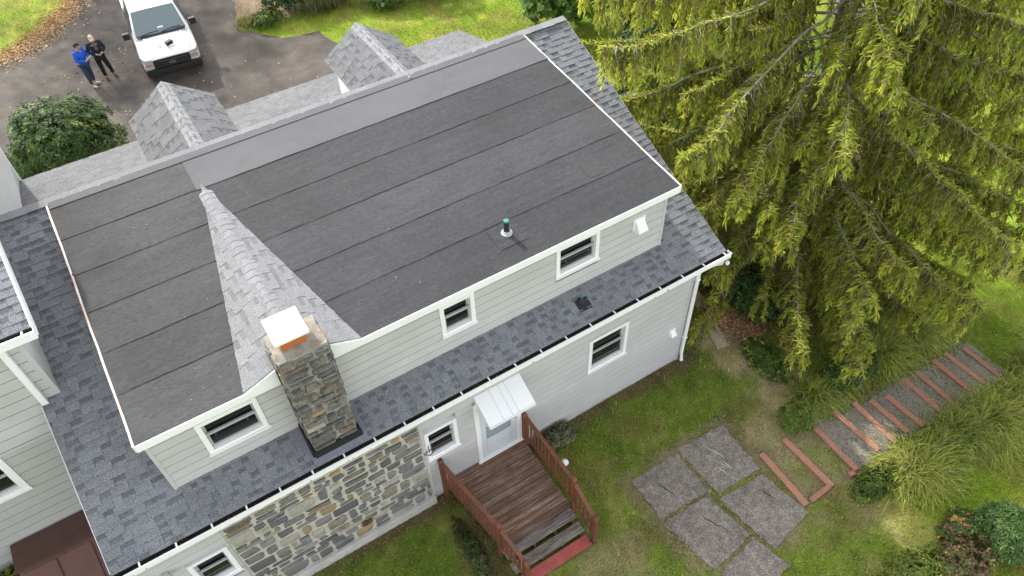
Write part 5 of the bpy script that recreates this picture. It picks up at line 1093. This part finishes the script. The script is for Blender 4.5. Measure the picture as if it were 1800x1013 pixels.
fo = bpy.data.objects.new('tmp', fc); COL.objects.link(fo); bpy.context.view_layer.update()
me = bpy.data.meshes.new_from_object(fo.evaluated_get(bpy.context.evaluated_depsgraph_get())); bpy.data.objects.remove(fo)
eo = link('emblem_script', me, M['chrome'], grl); eo.location = (0, .011, .82); eo.rotation_euler = (R(90), 0, 0)
bp_ = MB(); bp_.add(*loft([(-.02, [(.7, .42), (.74, .5), (.74, .62), (.7, .66), (0, .67)]), (.06, [(.9, .4), (.95, .5), (.95, .64), (.9, .68), (0, .68)]), (.3, [(.97, .4), (1.0, .5), (1.0, .64), (.97, .68), (0, .68)])])); fixn(bp_.build('bumper', M['blackp'], trk, smooth=35))
wt = MB(); wt.box(-.9, .9, .09, .13, .68, .735); wt.build('bumper_trim', M['paint'], trk, bevel=.015)
cw_ = MB(); cw_.hexa([(-.83, 1.3, 1.24), (.83, 1.3, 1.24), (.85, 1.42, 1.28), (-.85, 1.42, 1.28)], [(-.83, 1.3, 1.252), (.83, 1.3, 1.252), (.85, 1.42, 1.3), (-.85, 1.42, 1.3)]); cw_.build('cowl', M['blackp'], trk)
wp = MB(); 
for a in (-.75, .02): wp.tube([(a, 1.36, 1.31), (a+.35, 1.42, 1.335), (a+.68, 1.43, 1.34)], .012, 6)
wp.build('wiper', M['blackp'], trk)
MB().prism([(-.06, 1.5, 1.395), (.14, 1.5, 1.395), (.14, 1.54, 1.431), (-.06, 1.54, 1.431)], (0, -.004, .005)).build('windshield_sticker', M['paper'], trk)
hg = MB(); hg.tube([(-.72, .2, 1.075), (-.78, .5, 1.118), (-.83, 1.0, 1.175), (-.84, 1.3, 1.215)], .007, 4); hg.tube([(.72, .2, 1.075), (.78, .5, 1.118), (.83, 1.0, 1.175), (.84, 1.3, 1.215)], .007, 4)
stuff(hg.build('bonnet_gap', M['blackp'], trk))
# things on the bonnet
def tw_(x, y, z): v = Matrix.Translation((-6.72, 19.3, 0)) @ Matrix.Rotation(R(-5), 4, 'Z') @ Vector((x, y, z)); return tuple(v)
bx = thing('controller_case', 'small black case with strap lying on the pickup bonnet', 'case', loc=tw_(.12, .62, 1.17), rz=R(20))
MB().box(-.13, .13, -.1, .1, .0, .13).build('case_body', M['blackp'], bx, bevel=.03); MB().tube([(-.12, -.05, .09), (-.19, -.14, .02), (-.2, -.3, 0.0), (-.26, -.42, -.01), (-.17, -.44, -.01), (-.14, -.3, .01)], .009, 6).build('strap', M['blackp'], bx)
MB().box(-.08, .12, -.2, -.11, -.01, .02).build('paper_slip', M['metal_white'], bx)
tag(MB().lathe(tw_(-.22, .6, 1.165), [(.045, 0), (.05, .01), (.04, .022)], 14).build('round_lid', M['sash'], None), 'small round grey lid on the pickup bonnet', 'lid')

# ------------------------------------------------------------------ people
def skin_mesh(name, verts, edges, radii, m, parent, root=0, sub=2):
    me = bpy.data.meshes.new(name); me.from_pydata(verts, edges, []); o = link(name, me, m, parent)
    md_ = o.modifiers.new('skin', 'SKIN'); md_.use_smooth_shade = True
    if not me.skin_vertices: 
        bpy.context.view_layer.update()
    for i, r_ in enumerate(radii):
        sv_ = me.skin_vertices[0].data[i]; rr = r_ if isinstance(r_, tuple) else (r_, r_); sv_.radius = rr; sv_.use_root = (i == root)
    s_ = o.modifiers.new('sub', 'SUBSURF'); s_.levels = sub; s_.render_levels = sub
    return o
def person(label, loc, rz, top, bottom, shoes, J, hairmat, cap=False, collar=None):
    p = thing('person', label, 'person', loc=loc, rz=rz)
    hip, ches, nek, hd = J['hip'], J['chest'], J['neck'], J['head']
    V = [hip, J['waist'], ches, nek, hd]; E = [(0, 1), (1, 2), (2, 3), (3, 4)]; Rr = [(.13, .1), (.125, .095), (.15, .1), .055, .09]
    def chain(start, pts, rad):
        k = start
        for q, r_ in zip(pts, rad): V.append(q); Rr.append(r_); E.append((k, len(V)-1)); k = len(V)-1
        return k
    for s in ('L', 'R'):
        chain(0, J['leg'+s], [.085, .06, .045, .04]); chain(2, J['arm'+s], [.065, .045, .035, .032])
    skin_mesh('body', V, E, Rr, M['skin'], p)
    # head detail
    h = np.array(hd); f = np.array(J['face']); f = f/np.linalg.norm(f); sd2 = np.cross(f, (0, 0, 1)); sd2 /= np.linalg.norm(sd2); up = np.cross(sd2, f)
    hm = bmesh.new(); bmesh.ops.create_uvsphere(hm, u_segments=16, v_segments=12, radius=1)
    for v in hm.verts:
        c = np.array(v.co); q = h+sd2*c[0]*.075*(1-.18*max(0, -c[2]))+f*c[1]*.096+up*c[2]*.118
        v.co = Vector(q)
    me = bpy.data.meshes.new('head'); hm.to_mesh(me); hm.free(); ho = link('head', me, M['skin'], p, smooth=180)
    MB().tube([h+f*.09+up*.015, h+f*.118-up*.02, h+f*.1-up*.03], [.008, .015, .01], 6).build('nose', M['skin'], ho, smooth=180)
    for s in (-1, 1):
        MB().lathe(h+f*.088+sd2*s*.032+up*.018, [(.004, -.007), (.011, 0), (.004, .007)], 8).build('eye', M['blackp'], ho)
        MB().tube([h+sd2*s*.072+up*.02, h+sd2*s*.085-up*.005, h+sd2*s*.074-up*.03], [.008, .014, .007], 6).build('ear', M['skin'], ho, smooth=180)
    MB().tube([h+f*.09-sd2*.025-up*.055, h+f*.098-up*.058, h+f*.09+sd2*.025-up*.055], .006, 6).build('mouth', mat('lip', (.35, .13, .1), rough=.6), ho)
    hm = bmesh.new(); bmesh.ops.create_uvsphere(hm, u_segments=18, v_segments=12, radius=1)
    dele = []
    for v in hm.verts:
        c = np.array(v.co)
        cut = (c[2] < .12+.25*max(0, c[1])) if cap else (c[2] < (.38 if c[1] > .3 else -.45))
        q = h+sd2*c[0]*.084+f*(c[1]*.106-.004)+up*(c[2]*.13+.004)
        v.co = Vector(q)
        if cut: dele.append(v)
    bmesh.ops.delete(hm, geom=dele, context='VERTS'); me = bpy.data.meshes.new('hair'); hm.to_mesh(me); hm.free(); link('cap' if cap else 'hair', me, M['cap'] if cap else hairmat, p, smooth=180)
    if cap:
        br = MB(); vs = []
        for i in range(9):
            a = math.pi*i/8; vs += [h+sd2*.08*math.cos(a)+f*(.05+.05*math.sin(a))+up*.05, h+sd2*.085*math.cos(a)+f*(.06+.12*math.sin(a))+up*.035]
        br.add(vs, [(2*i, 2*i+1, 2*i+3, 2*i+2) for i in range(8)]+[(2*i+2, 2*i+3, 2*i+1, 2*i) for i in range(0)]); br.build('cap_brim', M['cap'], p)
        MB().tube([h+f*.06-up*.075, h+f*.085-up*.1, h+f*.05-up*.115], [.05, .045, .04], 8).build('beard', mat('grey_beard', (.3, .27, .25), rough=.9), ho, smooth=180)
    # sweater / jacket
    V = [J['hem'], J['waist'], ches, tuple(np.array(nek)-np.array([0, 0, .03]))]; E = [(0, 1), (1, 2), (2, 3)]; Rr = [(.175, .135), (.165, .125), (.185, .13), .075]
    k0 = 2
    for s in ('L', 'R'): chain(2, J['arm'+s][:3], [.092, .07, .052])
    skin_mesh('jacket' if cap else 'sweater', V, E, Rr, top, p, root=1)
    V = [hip]; E = []; Rr = [(.155, .12)]
    for s in ('L', 'R'): chain(0, J['leg'+s][:3], [.108, .08, .062])
    skin_mesh('trousers', V, E, Rr, bottom, p)
    for s in ('L', 'R'):
        a = np.array(J['leg'+s][3]); d = np.array(J['toe'+s]); V = [tuple(a+(0, 0, .05)), tuple(a-d*.03+(0, 0, -.01)), tuple(a+d*.1+(0, 0, -.012)), tuple(a+d*.19+(0, 0, -.02))]; skin_mesh('shoe', V, [(0, 1), (1, 2), (2, 3)], [.05, .048, .045, .034], shoes, p, root=1)
        # hand with fingers
        w_ = np.array(J['arm'+s][2]); e_ = np.array(J['arm'+s][3]); d = (e_-w_)/np.linalg.norm(e_-w_); sx = np.cross(d, (0, 0, 1)); sx /= np.linalg.norm(sx); nn = np.cross(sx, d)
        V = [tuple(w_), tuple(w_+d*.05)]; E = [(0, 1)]; Rr = [.03, (.036, .02)]
        for i, (off, ln) in enumerate(((-.028, .065), (-.01, .078), (.009, .074), (.027, .058))):
            b0 = len(V); V += [tuple(w_+d*.085+sx*off), tuple(w_+d*(.085+ln*.5)+sx*off*1.1-nn*.008), tuple(w_+d*(.08+ln*.85)+sx*off*1.05-nn*.035)]; E += [(1, b0), (b0, b0+1), (b0+1, b0+2)]; Rr += [.01, .009, .008]
        b0 = len(V); sg = 1 if s == 'L' else -1; V += [tuple(w_+d*.03+sx*sg*.04-nn*.01), tuple(w_+d*.07+sx*sg*.052-nn*.02)]; E += [(0, b0), (b0, b0+1)]; Rr += [.012, .009]
        skin_mesh('hand', V, E, Rr, M['skin'], p, sub=1)
    return p
# man in blue, facing local +x-ish handled by joints: faces -y in local space
Jb = dict(hip=(0, 0, .9), waist=(0, 0, 1.05), chest=(0, -.02, 1.3), neck=(0, -.03, 1.46), head=(0, -.06, 1.57), face=(.25, -.8, -.45), hem=(0, .0, .84),
          legL=[(.1, 0, .84), (.11, -.02, .48), (.12, .02, .13), (.12, .01, .06)], legR=[(-.1, 0, .84), (-.11, -.03, .48), (-.12, -.05, .13), (-.12, -.06, .06)], toeL=(.25, -.95, 0), toeR=(-.1, -.98, 0),
          armL=[(.19, -.01, 1.38), (.27, -.06, 1.13), (.13, -.28, 1.1), (.05, -.33, 1.12)], armR=[(-.19, -.01, 1.38), (-.27, -.03, 1.12), (-.1, -.24, 1.06), (-.02, -.29, 1.08)])
pb = person('man in blue sweater and jeans looking down at papers beside bearded companion', (-9.42, 20.86, .012), R(48), M['blue'], M['jeans'], M['shoe'], Jb, M['hair'])
Jd = dict(hip=(0, 0, .92), waist=(0, 0, 1.07), chest=(0, -.01, 1.33), neck=(0, -.02, 1.5), head=(0, -.04, 1.61), face=(-.15, -.9, -.3), hem=(0, 0, .84),
          legL=[(.1, 0, .86), (.16, -.02, .48), (.2, .02, .13), (.2, .01, .06)], legR=[(-.1, 0, .86), (-.1, -.03, .48), (-.09, -.02, .13), (-.09, -.03, .06)], toeL=(.3, -.95, 0), toeR=(.1, -.98, 0),
          armL=[(.2, -.01, 1.4), (.29, -.02, 1.14), (.12, -.2, 1.08), (.03, -.24, 1.07)], armR=[(-.2, -.01, 1.4), (-.29, -.02, 1.14), (-.1, -.2, 1.08), (-.01, -.23, 1.05)])
pd = person('bearded man in cream cap, dark jacket and black trousers standing beside the pickup', (-8.84, 21.05, .012), R(10), M['navy'], M['blackcloth'], M['boot'], Jd, M['hair'], cap=True)
MB().prism([(-.05, -.142, 1.2), (.05, -.142, 1.2), (.035, -.1, 1.46), (-.035, -.1, 1.46)], (0, -.012, 0)).build('shirt_front', M['shirt'], pd)
lx_, ly_ = -9.42, 20.86
mm = Matrix.Translation((lx_, ly_, .012)) @ Matrix.Rotation(R(48), 4, 'Z')
pp_ = MB(); q = [mm @ Vector(v) for v in ((-.13, -.25, 1.1), (.1, -.27, 1.12), (.1, -.4, 1.2), (-.13, -.38, 1.18))]; pp_.prism([tuple(v) for v in q], (0, 0, .006))
tag(pp_.build('paper_sheets', M['paper'], None), 'white sheets of paper held by the man in blue', 'paper')
